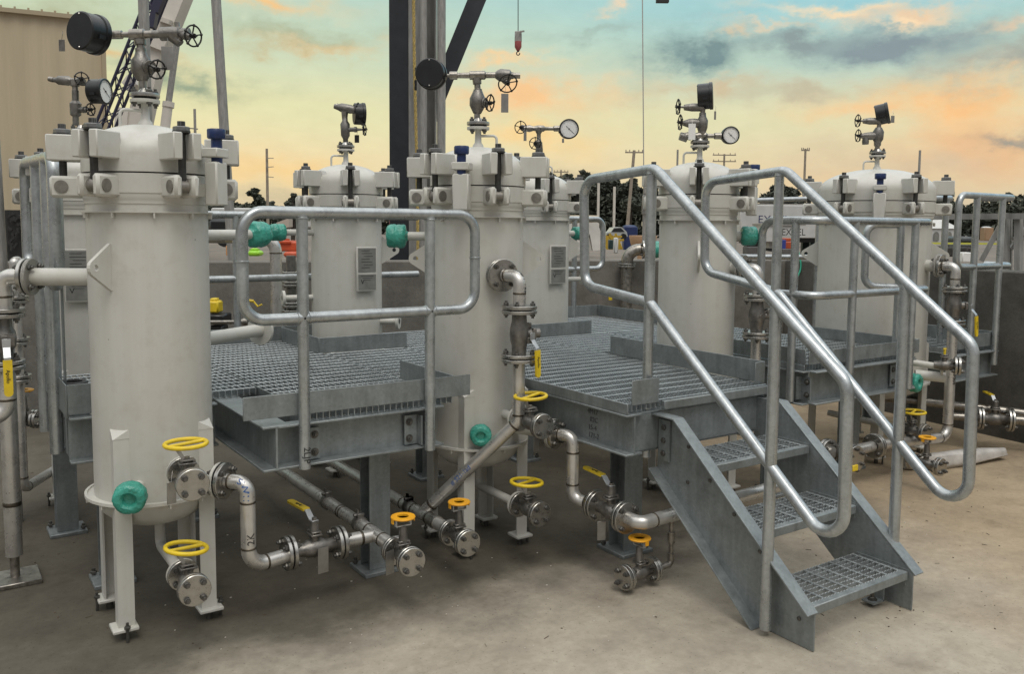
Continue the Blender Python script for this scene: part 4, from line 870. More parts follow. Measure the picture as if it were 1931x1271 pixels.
ball_valve('ball_valve', 'lever valve at the foot of the right hand concrete wall', bc, axb, (0, 0, 1), .10, .085, .04, (.67, .73, 0), 'lever valves', 4)
t = thing('pipe_spool', 'pale pipe joining the lever valve along the right wall foot', 'pipe', bc + axb * .4); pipe_run(t, [bc + axb * .12, bc + axb * .25, bc + axb * .9 + V((0, 0, .02))], .034, .05, False, M_FIT); pipe_run(t, [bc - axb * .12, bc - axb * .30], .028, .05, False, M_FIT)
pw = [ground_at(u, v, .05) for u, v in ((1705, 872), (1760, 870), (1830, 862), (1893, 853))]
b = MB(); b.tube(pw, [.045, .062, .058, .03], 16); rr = random.Random(5); b.v = [(x + rr.uniform(-.006, .006), y + rr.uniform(-.006, .006), max(.002, z * 1.0 + rr.uniform(-.006, .006))) for x, y, z in b.v]; single('plastic_sheeting', b, mat('white_plastic_film', (.50, .48, .45), .25, 0, .2, 9, .3, 30), 'roll of pale plastic sheeting lying on the slab at right', 'sheeting')
# stubs of the lower right: two cream pipes into a flange
b = MB(); p = at(1735, 686, 5.85); q = at(1775, 692, 5.8); t = thing('pipe_spool', 'two short cream pipes right of the wide vessel at platform height', 'pipe', p); b.run(p - (q - p) * .6, q, [(0, .022), (1, .022)]); disc(b, q, q - p, .055, .014); p2 = at(1725, 706, 5.85); q2 = at(1782, 712, 5.8); b.run(p2, q2, [(0, .034), (1, .034)]); obj('pipe', b, M_PAINT, t, world=True)
p = at(1805, 690, 5.7); t = thing('gate_valve', 'small flanged valve behind the riser of the wide vessel', 'valve', p); flange_joint(t, p, (.6, -.8, 0), .06, n=4); top = valve_core(t, p + V((-.05, .06, 0)), (.6, -.8, 0), (0, 0, 1), .06, .03); b = MB(); b.cyl(top, top + V((0, 0, .03)), .008, n=8); b.box(tuple(top + V((0, 0, .035))), (.03, .012, .012), None, .003); obj('grip', b, M_YEL, t, world=True)
# ------------------------------------------------------------------ platforms
ZD = .84
def grating(x0, x1, y0, y1, z=ZD, along='y', pitch=.029, cross=.098, depth=.034, tooth=.011, band=True):
    'welded bar grating: serrated bearing bars and twisted cross rods in one sheet'
    b = MB(); t = .0034
    if along == 'x': x0, x1, y0, y1 = y0, y1, x0, x1
    def P(a, c, h): return (a, c, h) if along == 'y' else (c, a, h)
    n = max(2, int(round((x1 - x0) / pitch)))
    for i in range(n + 1):
        x = x0 + (x1 - x0) * i / n; m = max(2, int((y1 - y0) / tooth)); vs = []; fs = []
        for j in range(m + 1):
            y = y0 + (y1 - y0) * j / m; h = z - (.0035 if j % 2 else 0)
            vs += [P(x - t / 2, y, h), P(x + t / 2, y, h)]
        o = len(vs); vs += [P(x - t / 2, y0, z - depth), P(x + t / 2, y0, z - depth), P(x - t / 2, y1, z - depth), P(x + t / 2, y1, z - depth)]
        for j in range(m): fs.append((2 * j, 2 * j + 1, 2 * j + 3, 2 * j + 2))
        fs.append(tuple([o] + [2 * j for j in range(m + 1)] + [o + 2])[::-1]); fs.append(tuple([o + 1] + [2 * j + 1 for j in range(m + 1)] + [o + 3]))
        fs.append((o, o + 1, 1, 0)); fs.append((o + 2, 2 * m, 2 * m + 1, o + 3)); b.add(vs, fs)
    k = max(1, int(round((y1 - y0) / cross)))
    for j in range(k + 1):
        y = y0 + .02 + (y1 - y0 - .04) * j / k; b.cyl(P(x0, y, z - .0025), P(x1, y, z - .0025), .0042, n=6)
    return b
def gpart(parent, *a, **k): return obj('grating', grating(*a, **k), M_GRATE, parent, world=True, sharp=20)
def plate(parent, x0, x1, y0, y1, z0, z1, name='toe_plate', ch=.0015, m=None):
    b = MB(); b.box(((x0 + x1) / 2, (y0 + y1) / 2, (z0 + z1) / 2), (x1 - x0, y1 - y0, z1 - z0), None, ch); return obj(name, b, m or M_STEEL, parent, world=True)
def ibeam(parent, p, q, h, w, tw=.008, tf=.010, chan=0, name='beam'):
    'wide flange beam, or a channel with flanges to one side, top face on the line p q'
    p, q = V(p), V(q); d = q - p; L = d.length; M = frame((p + q) / 2, d); b = MB()
    s = -1 if chan < 0 else 1
    off = 0 if not chan else s * w / 2
    b.box((0, 0, -h / 2), (L, tw, h - 2 * tf), M); b.box((0, off, -tf / 2), (L, w, tf), M, .002); b.box((0, off, -h + tf / 2), (L, w, tf), M, .002)
    return obj(name, b, M_STEEL, parent, world=True)
def column(parent, x, y, ztop, w=.105, label=None):
    b = MB(); b.box((x, y, ztop / 2 + .01), (w * .09, w * .86, ztop - .02)); b.box((x, y + w * .46, ztop / 2 + .01), (w, w * .08, ztop - .02)); b.box((x, y - w * .46, ztop / 2 + .01), (w, w * .08, ztop - .02)); c = obj('column', b, M_STEEL, parent, label, world=True)
    f = MB(); f.box((x, y, .009), (w * 1.75, w * 1.75, .018), None, .002); obj('base_plate', f, M_STEEL, c, world=True); f = MB(); f.box((x, y, ztop - .006), (w * 1.5, w * 1.5, .012)); obj('cap_plate', f, M_STEEL, c, world=True)
    for sx in (-1, 1):
        f = MB(); f.cyl((x + sx * w * .7, y - sx * w * .62, .0), (x + sx * w * .7, y - sx * w * .62, .05), .008, n=8); hexprism(f, (x + sx * w * .7, y - sx * w * .62, .025), (0, 0, 1), .014, .012); obj('anchor_bolt', f, M_BOLT, c, world=True)
pf = thing('access_platform', 'galvanized access platform with open grating threading between all the vessels', 'platform', (-.6, .5, 0))
# grating panels
for a in ((-1.0, -.315, -.285, 1.98), (-.300, .225, .29, 1.275), (.24, 1.185, -.875, 2.02), (-1.80, -1.015, .385, 1.24), (1.20, 1.875, .45, 1.22), (1.20, 2.60, 1.235, 2.18), (1.89, 2.985, -.565, 1.22)):
    gpart(pf, *a)
for x0, x1, y0, y1 in ((-.372, -.30, .285, 1.28),): pass
# toe plates
plate(pf, -1.285, -.222, -.298, -.291, .838, .934)                 # front, left bay
plate(pf, -1.004, -.998, -.28, 1.0, .735, .841, 'edge_plate')
plate(pf, -.311, -.305, -.285, .25, ZD, .936)                      # by the middle vessel
plate(pf, -.335, .262, 1.282, 1.288, ZD, .936); plate(pf, -.337, -.330, 1.289, 1.95, ZD, .936)
plate(pf, -1.25, .20, 2.0, 2.006, ZD - .02, .936)
plate(pf, 1.18, 1.755, 1.224, 1.230, ZD, .936); plate(pf, 1.172, 1.179, 1.225, 1.9, ZD, .936)
plate(pf, 1.85, 2.62, 2.19, 2.196, ZD, .936); plate(pf, 2.614, 2.62, 1.4, 2.189, ZD, .936)
plate(pf, 1.196, 1.203, -.835, .36, ZD, .952); plate(pf, 1.128, 1.195, -.838, -.832, ZD, .952)
plate(pf, .262, .425, -.882, -.876, ZD - .006, .948)
plate(pf, -1.832, -1.34, .366, .372, .802, .934); plate(pf, -1.838, -1.833, .366, 1.25, .79, .934)
plate(pf, 2.10, 3.0, -.590, -.584, .832, .918); plate(pf, 2.994, 3.0, -.583, .30, ZD, .918); plate(pf, 1.872, 1.879, -.57, -.03, .842, .93); plate(pf, 1.88, 2.095, -.590, -.584, .842, .918)
# edge banding
plate(pf, .228, .236, -.89, .25, .797, .846, 'edge_plate'); plate(pf, .44, 1.19, -.905, -.882, .80, .8405, 'nosing', .003); plate(pf, 1.873, 1.879, -.565, .2, .80, .836, 'edge_plate')
# beams
ZB = .803
ibeam(pf, (-1.15, -.30, ZB), (-1.15, 1.24, ZB), .188, .115); ibeam(pf, (-.415, -.30, ZB), (-.415, 1.24, ZB), .188, .105)
ibeam(pf, (-1.142, -.232, ZB - .002), (-.425, -.232, ZB - .002), .184, .07, chan=-1); ibeam(pf, (-1.142, .55, ZB - .002), (-.425, .55, ZB - .002), .184, .07, chan=1)
ibeam(pf, (-1.142, 1.20, ZB - .002), (1.25, 1.20, ZB - .002), .18, .07, chan=1)
ibeam(pf, (.275, -.89, ZB - .008), (.275, 1.19, ZB - .008), .188, .10); ibeam(pf, (1.17, -.89, ZB - .008), (1.17, 1.19, ZB - .008), .188, .08)
ibeam(pf, (.283, -.862, ZB - .01), (1.162, -.862, ZB - .01), .184, .06, chan=1); ibeam(pf, (.283, -.1, ZB - .01), (1.162, -.1, ZB - .01), .184, .06, chan=1)
ibeam(pf, (-1.83, .392, ZB - .01), (-1.21, .392, ZB - .01), .20, .06, chan=-1); ibeam(pf, (-1.78, .40, ZB - .01), (-1.78, 1.2, ZB - .01), .20, .08)
ibeam(pf, (1.905, -.575, ZB), (1.905, 1.2, ZB), .20, .11); ibeam(pf, (1.914, -.548, ZB - .002), (2.93, -.548, ZB - .002), .196, .07, chan=-1); ibeam(pf, (2.94, -.575, ZB), (2.94, .9, ZB), .20, .10)
ibeam(pf, (1.26, 1.20, ZB - .002), (2.9, 1.20, ZB - .002), .18, .07, chan=1)
for x, y, zt, w in ((-.60, -.06, .612, .105), (.56, -.52, .60, .115), (-1.745, 1.28, .59, .10), (-1.66, .47, .59, .10), (.33, 1.15, .61, .10), (-1.1, 1.15, .61, .1), (1.95, -.30, .60, .10), (2.85, -.2, .60, .10), (2.3, 1.15, .61, .1), (1.1, 1.15, .61, .1)): column(pf, x, y, zt, w)
ibeam(pf, (-.69, -.06, .628), (-.51, -.06, .628), .014, .10, .02, .005, name='cap_plate')
ibeam(pf, (.285, -.52, .604), (1.16, -.52, .604), .012, .08, .02, .005, name='cap_plate')
mat_faint = mat('faded_ink', (.07, .075, .08), .6)
# pen marks on the beam
for i, s in enumerate(('4M17', '02C', '15-4', '171-2')): lettering(s, .034, mat_faint, pf, (.2695, -.60 - .01 * (i % 2), .755 - .038 * i), (0, -1, 0), (0, 0, 1), 'handwriting')
# far right platform by the wall
pr4 = thing('access_platform', 'small galvanized platform at the far right against the concrete wall', 'platform', (4.1, 0, 0))
gpart(pr4, 3.80, 4.40, -.37, .9, .765); plate(pr4, 3.68, 4.36, -.395, -.389, .762, .862); plate(pr4, 4.361, 4.367, -.388, .5, .762, .862)
ibeam(pr4, (3.72, -.375, .728), (4.33, -.375, .728), .19, .06, chan=-1); ibeam(pr4, (3.83, -.365, .73), (3.83, .8, .73), .19, .08); ibeam(pr4, (4.30, -.365, .73), (4.30, .8, .73), .19, .08)
column(pr4, 3.92, -.05, .53, .1); column(pr4, 4.25, .55, .53, .1)

# ------------------------------------------------------------------ guard rails
RT = .0235
def rail_tubes(t, runs, r=RT):
    for pts, bend in runs:
        b = MB(); b.tube(fillet(pts, bend, 8), r, 18); obj('rail', b, M_RAIL, t, world=True)
def posts(t, lst, r=RT):
    for (x, y, z0, z1) in lst:
        b = MB(); b.tube([(x, y, z0), (x, y, z1)], r, 18); w = obj('post', b, M_RAIL, t, world=True)
def bracket(t, x, y, z, dx, face):
    'bolted angle that holds a post to a beam; face is the outward normal'
    f = V(face); s = V((0, 0, 1)).cross(f)
    b = MB(); c = V((x, y, z)) - f * .026 + s * dx; b.box((0, 0, 0), (.008, .062, .135), frame(c, f)); c2 = V((x, y, z)) - f * .004 + s * (dx * .45); b.box((0, 0, 0), (.045, .007, .135), frame(c2 - f * 0, f)); br = obj('bracket', b, M_STEEL, t, world=True)
    for k in (-1, 1):
        b = MB(); p = c + f * .004 + V((0, 0, k * .038)) + s * (dx * .12); hexprism(b, p, f, .013, .011); b.cyl(p, p + f * .02, .0075, n=8); b.cyl(p, p + f * .002, .018, n=16); obj('bolt', b, M_BOLT, br, world=True)
ya = -.322
t = thing('guard_rail', 'bright closed loop guard rail across the front of the left bay', 'guard rail', (-.75, ya, .6), group='galvanized guard rails')
xl, xr, zt, zm = -1.285, -.215, 1.676, 1.245
b = MB(); b.tube(fillet([(xl, ya, zt), (xr, ya, zt), (xr, ya, zm), (xl, ya, zm)], .085, 9, closed=True), RT, 18, closed=True); obj('rail', b, M_RAIL, t, world=True)
posts(t, [(-1.04, ya, .615, 1.665), (-.45, ya, .612, 1.665)])
bracket(t, -1.04, ya + .04, .70, .060, (0, -1, 0)); bracket(t, -.45, ya + .04, .70, -.065, (0, -1, 0))
for q, a_ in [((x, ya, zt - RT), (0, 0, 1)) for x in (-1.04, -.45)] + [((x + k * RT, ya, zm), (1, 0, 0)) for x in (-1.04, -.45) for k in (-1, 1)] + [((x, ya, 1.48), (0, 0, 1)) for x in (xl, xr)]: b = MB(); b.torus(q, a_, RT, .004, 20, 6); obj('weld_bead', b, M_RAIL, t, world=True)
lettering('2LJP', .04, M_INK, t, (-1.04, ya - RT - .001, .675), (0, 0, -1), (1, 0, 0), 'handwriting')
# rear guard of the left bay
yr = 2.05; t = thing('guard_rail', 'guard rail along the back of the left bay, behind the vessel with the paper tag', 'guard rail', (-.5, yr, .6), group='galvanized guard rails')
rail_tubes(t, [([(-1.5, yr, 1.685), (.75, yr, 1.685)], .05), ([(-1.5, yr, 1.262), (.75, yr, 1.262)], .05)]); posts(t, [(-.60, yr, .65, 1.685), (.28, yr, .65, 1.685), (-1.25, yr, .65, 1.685)])
yr = 2.21; t = thing('guard_rail', 'guard rail with a looped end at the back, left of the left stair handrail', 'guard rail', (2.2, yr, .6), group='galvanized guard rails')
rail_tubes(t, [([(1.2, yr, 1.69), (2.68, yr, 1.69), (2.68, yr, 1.255), (1.2, yr, 1.255)], .08)]); posts(t, [(2.36, yr, .68, 1.69), (1.6, yr, .68, 1.69)])
# left end guard, seen nearly end on
xg = -1.85; t = thing('guard_rail', 'guard rail at the left end of the walkway, seen end on beside the near vessel', 'guard rail', (xg, .7, .6), group='galvanized guard rails')
b = MB(); b.tube(fillet([(xg, .38, 1.90), (xg, 1.55, 1.935), (xg, 1.55, 1.39), (xg, .38, 1.36)], .08, 8, closed=True), .030, 18, closed=True); obj('rail', b, M_RAIL, t, world=True)
posts(t, [(xg, .62, .585, 1.90), (xg + .01, 1.12, .585, 1.915)], .030); bracket(t, xg + .045, .62, .68, .06, (-1, 0, 0)); bracket(t, xg + .045, 1.12, .68, .06, (-1, 0, 0))
b = MB(); b.box((xg + .03, .52, 1.0), (.006, .05, .8)); obj('kick_bar', b, M_STEEL, t, world=True)
# platform three: wrapping guard
t = thing('guard_rail', 'guard rail wrapping the corner of the right bay, seen through the stair handrails', 'guard rail', (2.2, -.62, .6), group='galvanized guard rails')
xa, yf = 1.835, -.635
for z in (1.672, 1.245): pass
rail_tubes(t, [([(xa, -.26, 1.245), (xa, -.26, 1.672), (xa, yf, 1.672), (3.02, yf, 1.672), (3.02, -.40, 1.672)], .09), ([(xa, -.26, 1.30), (xa, -.26, 1.245), (xa, yf, 1.245), (3.02, yf, 1.245), (3.02, -.40, 1.245)], .09)])
posts(t, [(xa, -.50, .62, 1.668), (2.20, yf, .66, 1.668), (2.82, yf, .62, 1.668)])
bracket(t, xa + .04, -.50, .70, .062, (-1, 0, 0)); bracket(t, 2.82, yf + .04, .70, -.065, (0, -1, 0))
t = thing('guard_rail', 'short looped guard rail standing before the wide vessel, behind the stair rails', 'guard rail', (2.95, -.25, .8), group='galvanized guard rails')
p0, p1_ = at(1632, 480, 5.55), at(1697, 480, 5.55); rail_tubes(t, [([V((p1_.x, p1_.y, 1.655)), V((p0.x, p0.y, 1.655)), V((p0.x, p0.y, 1.262)), V((p1_.x, p1_.y, 1.255))], .07)]); posts(t, [(p1_.x, p1_.y, .90, 1.655), (p1_.x, p1_.y, .905, 1.0)][:1])
# far right guard
yq = -.42; t = thing('guard_rail', 'guard rail of the small platform at the far right, looped at its left end', 'guard rail', (4.0, yq, .6), group='galvanized guard rails')
def gx(u, v=430): return on_plane(u, v, (0, yq, 0), (0, 1, 0)).x
xL, xR = gx(1806), gx(1912); rail_tubes(t, [([(xR, yq + .25, 1.865), (xR - .01, yq, 1.865), (xL, yq, 1.868), (xL, yq, 1.36), (xR - .01, yq, 1.36), (xR, yq + .2, 1.36)], .07)])
posts(t, [(gx(1840), yq, .70, 1.86), (gx(1888), yq, .62, 1.86), (gx(1858), yq + .3, .70, 1.86)]); rail_tubes(t, [([(gx(1770) - .3, yq + .45, 1.845), (xL + .25, yq + .3, 1.855), (gx(1865), yq + .3, 1.858)], .05)])

# ------------------------------------------------------------------ stairs
t = thing('stairs', 'galvanized three tread steel stairs with grating treads leading up to the platform', 'stairs', (.78, -1.3, 0))
def stringer(x, side):
    poly = [(-.855, .775), (-1.0, .775), (-1.728, .160), (-1.728, .004), (-1.475, .004), (-.855, .525)]
    M = Matrix(((0, 0, 1, x), (1, 0, 0, 0), (0, 1, 0, 0), (0, 0, 0, 1)))
    b = MB(); b.prism(poly, .008, M)
    w = .064
    def strip(p, q, up):
        p, q = V((0, *p)), V((0, *q)); d = q - p; n = V((1, 0, 0)).cross(d).normalized(); n = n if n.z > 0 else -n
        MM = frame((p + q) / 2 + n * (.004 if up else -.004) + V((x + side * (w / 2 - .004), 0, 0)), d, n); b.box((0, 0, 0), (d.length + .004, w, .008), MM, .0015)
    strip((-.855, .775), (-1.0, .775), True); strip((-1.0, .776), (-1.733, .157), True); strip((-1.475, .004), (-.855, .525), False)
    s = obj('stringer', b, M_STEEL, t, world=True)
    for (y, z) in ((-1.05, .66), (-1.18, .54), (-1.32, .43), (-1.46, .315), (-1.66, .11), (-1.05, .50)):
        h = MB(); p = V((x + side * .0045, y, z)); hexprism(h, p, (side, 0, 0), .009, .005); obj('bolt', h, M_BOLT, s, world=True)
    return s
s1 = stringer(.455, -1); s2 = stringer(1.115, 1)
for (yfr, z) in ((-1.71, .172), (-1.452, .39), (-1.192, .607)):
    tr = obj('tread', grating(.466, 1.104, yfr + .03, yfr + .255, z, 'x', .0285, .092, .030, .010), M_GRATE, t, world=True, sharp=20)
    b = MB(); b.box((.785, yfr + .013, z - .019), (.634, .03, .038), None, .003); obj('nosing', b, M_STEEL, tr, world=True)
    
    for xe in (.4625, 1.1075): b = MB(); b.box((xe, yfr + .13, z - .03), (.006, .24, .07)); obj('end_plate', b, M_STEEL, tr, world=True)
for x, sd in ((.455, -1), (1.115, -1)):
    b = MB(); b.box((x + sd * .052, -1.60 if x > 1 else -1.655, .075 if x > 1 else .09), (.008, .06, .11)); b.box((x + sd * .085, -1.60 if x > 1 else -1.62, .022), (.075, .06, .008)); 
    if x < 1: b = MB(); b.box((x + .03, -1.62, .06), (.05, .05, .10)); 
    ft = obj('foot_clip', b, M_STEEL, t, world=True)
    if x > 1:
        b = MB(); b.cyl((x - .09, -1.60, .0), (x - .09, -1.60, .06), .008, n=8); hexprism(b, (x - .09, -1.60, .027), (0, 0, 1), .014, .012); b.cyl((x - .09, -1.60, .026), (x - .09, -1.60, .030), .02, n=16); obj('anchor_bolt', b, M_BOLT, ft, world=True)
for x, sd in ((.455, -1), (1.115, 1)):
    b = MB(); b.box((x + sd * .012, -.905, .66), (.008, .07, .19)); br = obj('hanger_plate', b, M_STEEL, t, world=True)
    for z in (.72, .66, .60):
        b = MB(); hexprism(b, (x + sd * .016, -.905, z), (sd, 0, 0), .013, .010); obj('bolt', b, M_BOLT, br, world=True)
def handrail(label, x, P, rear, front, txt=None):
    h = thing('handrail', label, 'handrail', (x, front[0], 0), group='stair handrails')
    b = MB(); b.tube(fillet([(x, y, z) for y, z in P], .085, 9, closed=True), RT, 18, closed=True); obj('rail', b, M_RAIL, h, world=True)
    for (y, z0, z1) in (rear, front):
        b = MB(); b.tube([(x, y, z0), (x, y, z1)], RT * 1.0, 18); p = obj('post', b, M_RAIL, h, world=True)
    b = MB(); b.torus((x, rear[0], rear[2] - .012), (0, 0, 1), RT, .004, 20, 6); obj('weld_bead', b, M_RAIL, h, world=True)
    return h
h1 = handrail('left stair handrail with a mid rail, its front post down to the slab', .405, [(-.34, 1.855), (-.845, 1.888), (-1.862, 1.072), (-1.872, .41), (-.83, 1.285), (-.36, 1.335)], (-.825, .572, 1.878), (-1.535, .03, 1.325))
lettering('294', .045, M_INK, h1, (.405 - RT * .55, -.825 - RT * .85, .705), (0, 0, -1), (.84, -.54, 0), 'handwriting')
h2 = handrail('right stair handrail with a mid rail, its lower loop overhanging the slab', 1.165, [(-.43, 1.868), (-.952, 1.906), (-1.905, 1.16), (-1.918, .415), (-.93, 1.31), (-.44, 1.395)], (-.915, .58, 1.895), (-1.60, .20, 1.39))
# loose coupling on the walkway
p = on_plane(137, 714, (0, .62, 0), (0, 1, 0)); b = MB(); b.lathe([(.042, 0), (.060, 0), (.062, .004), (.062, .062), (.059, .066), (.042, .066), (.042, 0)], 32, Matrix.Translation((p.x, .62, ZD + .001))); single('pipe_coupling', b, mat('black_pipe_coupling', (.055, .055, .055), .6, 0, .3, 20), 'short black pipe collar left on the grating behind the near left vessel', 'pipe collar')
b = MB(); b.box((-1.62, .45, ZD + .012), (.2, .035, .02), Matrix.Rotation(.03, 4, 'Z')); single('timber_offcut', b, mat('raw_timber', (.42, .31, .19), .8, 0, .2, 12), 'thin pale timber offcut lying on the walkway grating behind the near left vessel', 'timber')
# ------------------------------------------------------------------ gauge manifolds (measured on the photograph, standing on the vessel axes)
ZF = 1.8176 + .2 + .104
def col(s, u0, v0, u1, v1, r): s.seg(u0, v0, u1, v1, cp(r))
m = Manifold('gauge manifold with the black gauge turned away, on the near left vessel', -S, 0, ZF); m.flange()
m.seg(269, 176, 269, 150, [(0, .016), (.3, .013), (1, .013)]); m.seg(268, 152, 266, 98, [(0, .016), (.15, .024), (.3, .033), (.7, .033), (.85, .022), (1, .018)], False)
m.seg(266, 100, 264, 74, [(0, .018), (.35, .018), (.36, .013), (.6, .013), (.62, .019), (1, .019)]); m.seg(208, 65, 290, 64, [(0, .014), (.27, .014), (.28, .009), (.45, .010), (.46, .018), (.78, .018), (.8, .012), (1, .012)])
m.seg(288, 64, 358, 62, [(0, .013), (.2, .013), (.22, .022), (.72, .023), (.75, .017), (1, .017)], False); m.seg(333, 42, 335, 56, [(0, .009), (.6, .009), (.7, .012), (1, .012)])
m.seg(325, 66, 340, 82, [(0, .022), (1, .014)], False); m.valve(268, 122, .030, (.75, -.55, -.25), .105, None, .038); m.valve(338, 66, .020, (.86, -.48, -.12), .080, None, .043, 0)
m.gauge(184, 66, .0775, (.40, .91, -.03), .085); m.seg(200, 66, 210, 65, [(0, .007), (1, .007)]); m.tag(321, 112, .046, .092, -.03); m.tag(124, 88, .024, .045, -.03, m=M_CAST); m.done()
m = Manifold('gauge manifold with a white dial facing right, left of the nearest dome', -S, T, ZF); m.flange()
m.seg(143, 236, 142, 170, [(0, .014), (.25, .014), (.3, .024), (.62, .026), (.7, .015), (1, .015)], False); m.seg(142, 176, 141, 150, [(0, .013), (.5, .013), (.55, .02), (1, .02)]); m.seg(98, 150, 160, 154, [(0, .010), (.12, .012), (.2, .02), (.5, .022), (.6, .014), (1, .014)], False)
m.seg(92, 148, 100, 150, [(0, .011), (1, .012)]); m.valve(150, 152, .018, (.6, -.75, .1), .05, None, .038); m.valve(146, 207, .02, (.95, -.3, .0), .09, None, .034); m.gauge(200, 172, .069, (1, -.08, 0), .085); m.done()
m = Manifold('small dark gauge manifold seen edge on, on the vessel with the paper tag', 0, T, ZF); m.flange()
m.seg(652, 274, 650, 212, [(0, .014), (.2, .014), (.3, .024), (.65, .026), (.75, .015), (1, .015)], False); m.seg(650, 226, 650, 202, [(0, .014), (.5, .018), (1, .018)]); m.seg(630, 200, 675, 208, [(0, .012), (.2, .018), (.3, .024), (.7, .024), (1, .014)], False)
m.seg(634, 198, 642, 202, [(0, .012), (1, .013)]); m.gauge(686, 214, .072, (.94, .33, .0), .07, .03); m.valve(655, 244, .02, (1, -.12, 0), .115, None, .04); m.valve(660, 206, .018, (.9, -.2, .1), .06, None, .035); m.tag(674, 262, .03, .05, -.02, m=M_IRON); m.done()
m = Manifold('gauge manifold with the black gauge at its left, on the middle vessel', 0, 0, ZF); m.flange()
m.seg(899, 234, 900, 212, [(0, .016), (.3, .013), (1, .013)]); m.seg(900, 214, 901, 170, [(0, .016), (.2, .026), (.35, .033), (.65, .033), (.85, .024), (1, .018)], False); m.seg(901, 172, 899, 146, [(0, .018), (.15, .018), (.2, .013), (.5, .013), (.55, .018), (1, .019)])
m.seg(848, 142, 936, 141, [(0, .017), (.16, .017), (.17, .011), (.42, .012), (.43, .018), (.75, .018), (.78, .012), (1, .012)]); m.seg(934, 141, 968, 142, [(0, .013), (.12, .02), (.3, .026), (.8, .024), (.9, .014), (1, .014)], False); m.seg(966, 142, 981, 142, [(0, .012), (1, .012)])
m.valve(903, 192, .028, (.80, -.45, -.12), .065, None, .042); m.valve(952, 148, .02, (.25, -.75, -.5), .055, None, .05); m.seg(838, 142, 850, 142, [(0, .007), (1, .007)])
m.gauge(815, 141, .0745, (.12, .99, 0), .07); m.tag(952, 196, .036, .092, -.04); m.tag(785, 162, .012, .05, -.03, m=M_BLACK); m.done()
m = Manifold('gauge manifold with a white dial at its right, against the sky behind the middle vessel', S, T, ZF); m.flange()
m.seg(1019, 302, 1016, 268, [(0, .014), (.3, .013), (.5, .022), (1, .022)], False); m.seg(1016, 270, 1016, 240, [(0, .02), (.3, .013), (.6, .013), (.7, .02), (1, .02)]); m.seg(984, 242, 1058, 242, [(0, .014), (.2, .022), (.3, .014), (.4, .02), (.55, .02), (.6, .012), (.8, .012), (.82, .018), (.97, .018), (1, .01)])
m.valve(1012, 271, .022, (-.25, -.95, 0), .05, None, .046); m.valve(986, 241, .02, (-.35, -.9, 0), .05, None, .048); m.gauge(1073, 243, .073, (.10, -.99, .0), .07, -.02, -42); m.tag(990, 256, .022, .085, -.06); m.tag(1061, 266, .016, .032, -.05); m.done()
m = Manifold('manifold carrying a black gauge on top and a small white dial at right', S, 0, ZF); m.flange()
m.seg(1323, 270, 1324, 246, [(0, .014), (.3, .014), (.5, .02), (1, .02)]); m.seg(1324, 250, 1325, 212, [(0, .018), (.25, .026), (.6, .028), (.8, .018), (1, .016)], False); m.seg(1325, 214, 1326, 196, [(0, .012), (1, .014)])
m.seg(1282, 256, 1362, 256, [(0, .012), (.25, .022), (.35, .014), (.45, .02), (.6, .02), (.65, .011), (.8, .011), (.82, .016), (.97, .016), (1, .008)]); m.seg(1288, 232, 1324, 232, [(0, .012), (.3, .022), (.6, .024), (1, .018)], False); m.seg(1290, 202, 1326, 202, [(0, .014), (.4, .02), (1, .02)], False); m.seg(1282, 256, 1296, 260, [(0, .02), (1, .022)], False)
m.valve(1312, 231, .018, (-1, -.1, 0), .095, None, .046); m.valve(1316, 202, .018, (-1, -.1, 0), .12, None, .046); m.gauge(1377, 255, .052, (.08, -.99, 0), .05, -.02, -42); m.gauge(1344, 180, .079, (.965, -.24, .06), .088); m.tag(1301, 250, .042, .095, -.06, m=M_WHITE); m.tag(1347, 218, .012, .05, -.02); m.done()
m = Manifold('manifold with a tilted black gauge, on the widest vessel', 3.38, .02, 1.8176 + .235 + .104); m.flange()
m.seg(1654, 284, 1655, 264, [(0, .014), (.4, .014), (.5, .02), (1, .022)]); m.seg(1655, 268, 1657, 240, [(0, .02), (.2, .03), (.7, .032), (1, .018)], False); m.seg(1657, 242, 1659, 222, [(0, .012), (1, .014)]); m.seg(1622, 256, 1656, 256, [(0, .012), (.3, .02), (.6, .024), (1, .02)], False); m.seg(1628, 228, 1658, 228, [(0, .014), (.4, .02), (1, .02)], False)
m.valve(1646, 256, .018, (-1, -.1, 0), .11, None, .045); m.valve(1648, 228, .018, (-1, -.1, 0), .12, None, .045); m.gauge(1676, 212, .075, (.90, -.40, .2), .088); m.seg(1632, 258, 1632, 272, [(0, .016), (.6, .02), (1, .018)], False); m.tag(1681, 225, .026, .05, -.02); m.done()
# ------------------------------------------------------------------ steel column, pipes and rope beside the wall
FW, RTv = V((_fw.x, _fw.y, 0)), V((_rt.x, _rt.y, 0))
RZ = math.atan2(_rt.y, _rt.x)
def flat(p, z=None):
    p = V(p); return V((p.x, p.y, p.z if z is None else z))
M_DARK = mat('dark_primer_steel', (.026, .029, .034), .5, .3, .2, 5)
M_LIGHTST = mat('weathered_galvanized_column', (.27, .265, .25), .55, .3, .3, 4, .06, 40, streak=(3, 3, .6))
M_POLE = mat('weathered_grey_pole', (.33, .32, .30), .55, .4, .22, 8, streak=(6, 6, 1))
dc = 9.7
def upright(name, label, u, dep, w, d, z0, z1, m, cat):
    p = at(u, 400, dep); b = MB(); b.box((0, 0, (z0 + z1) / 2), (w, d, z1 - z0), Matrix.Translation((p.x, p.y, 0)) @ Matrix.Rotation(RZ, 4, 'Z'), .004); return single(name, b, m, label, cat)
c = at(770, 400, dc); t = thing('steel_column', 'tall wide flange steel column standing behind the wall, dark flange to the left', 'column', (c.x, c.y, 0), RZ)
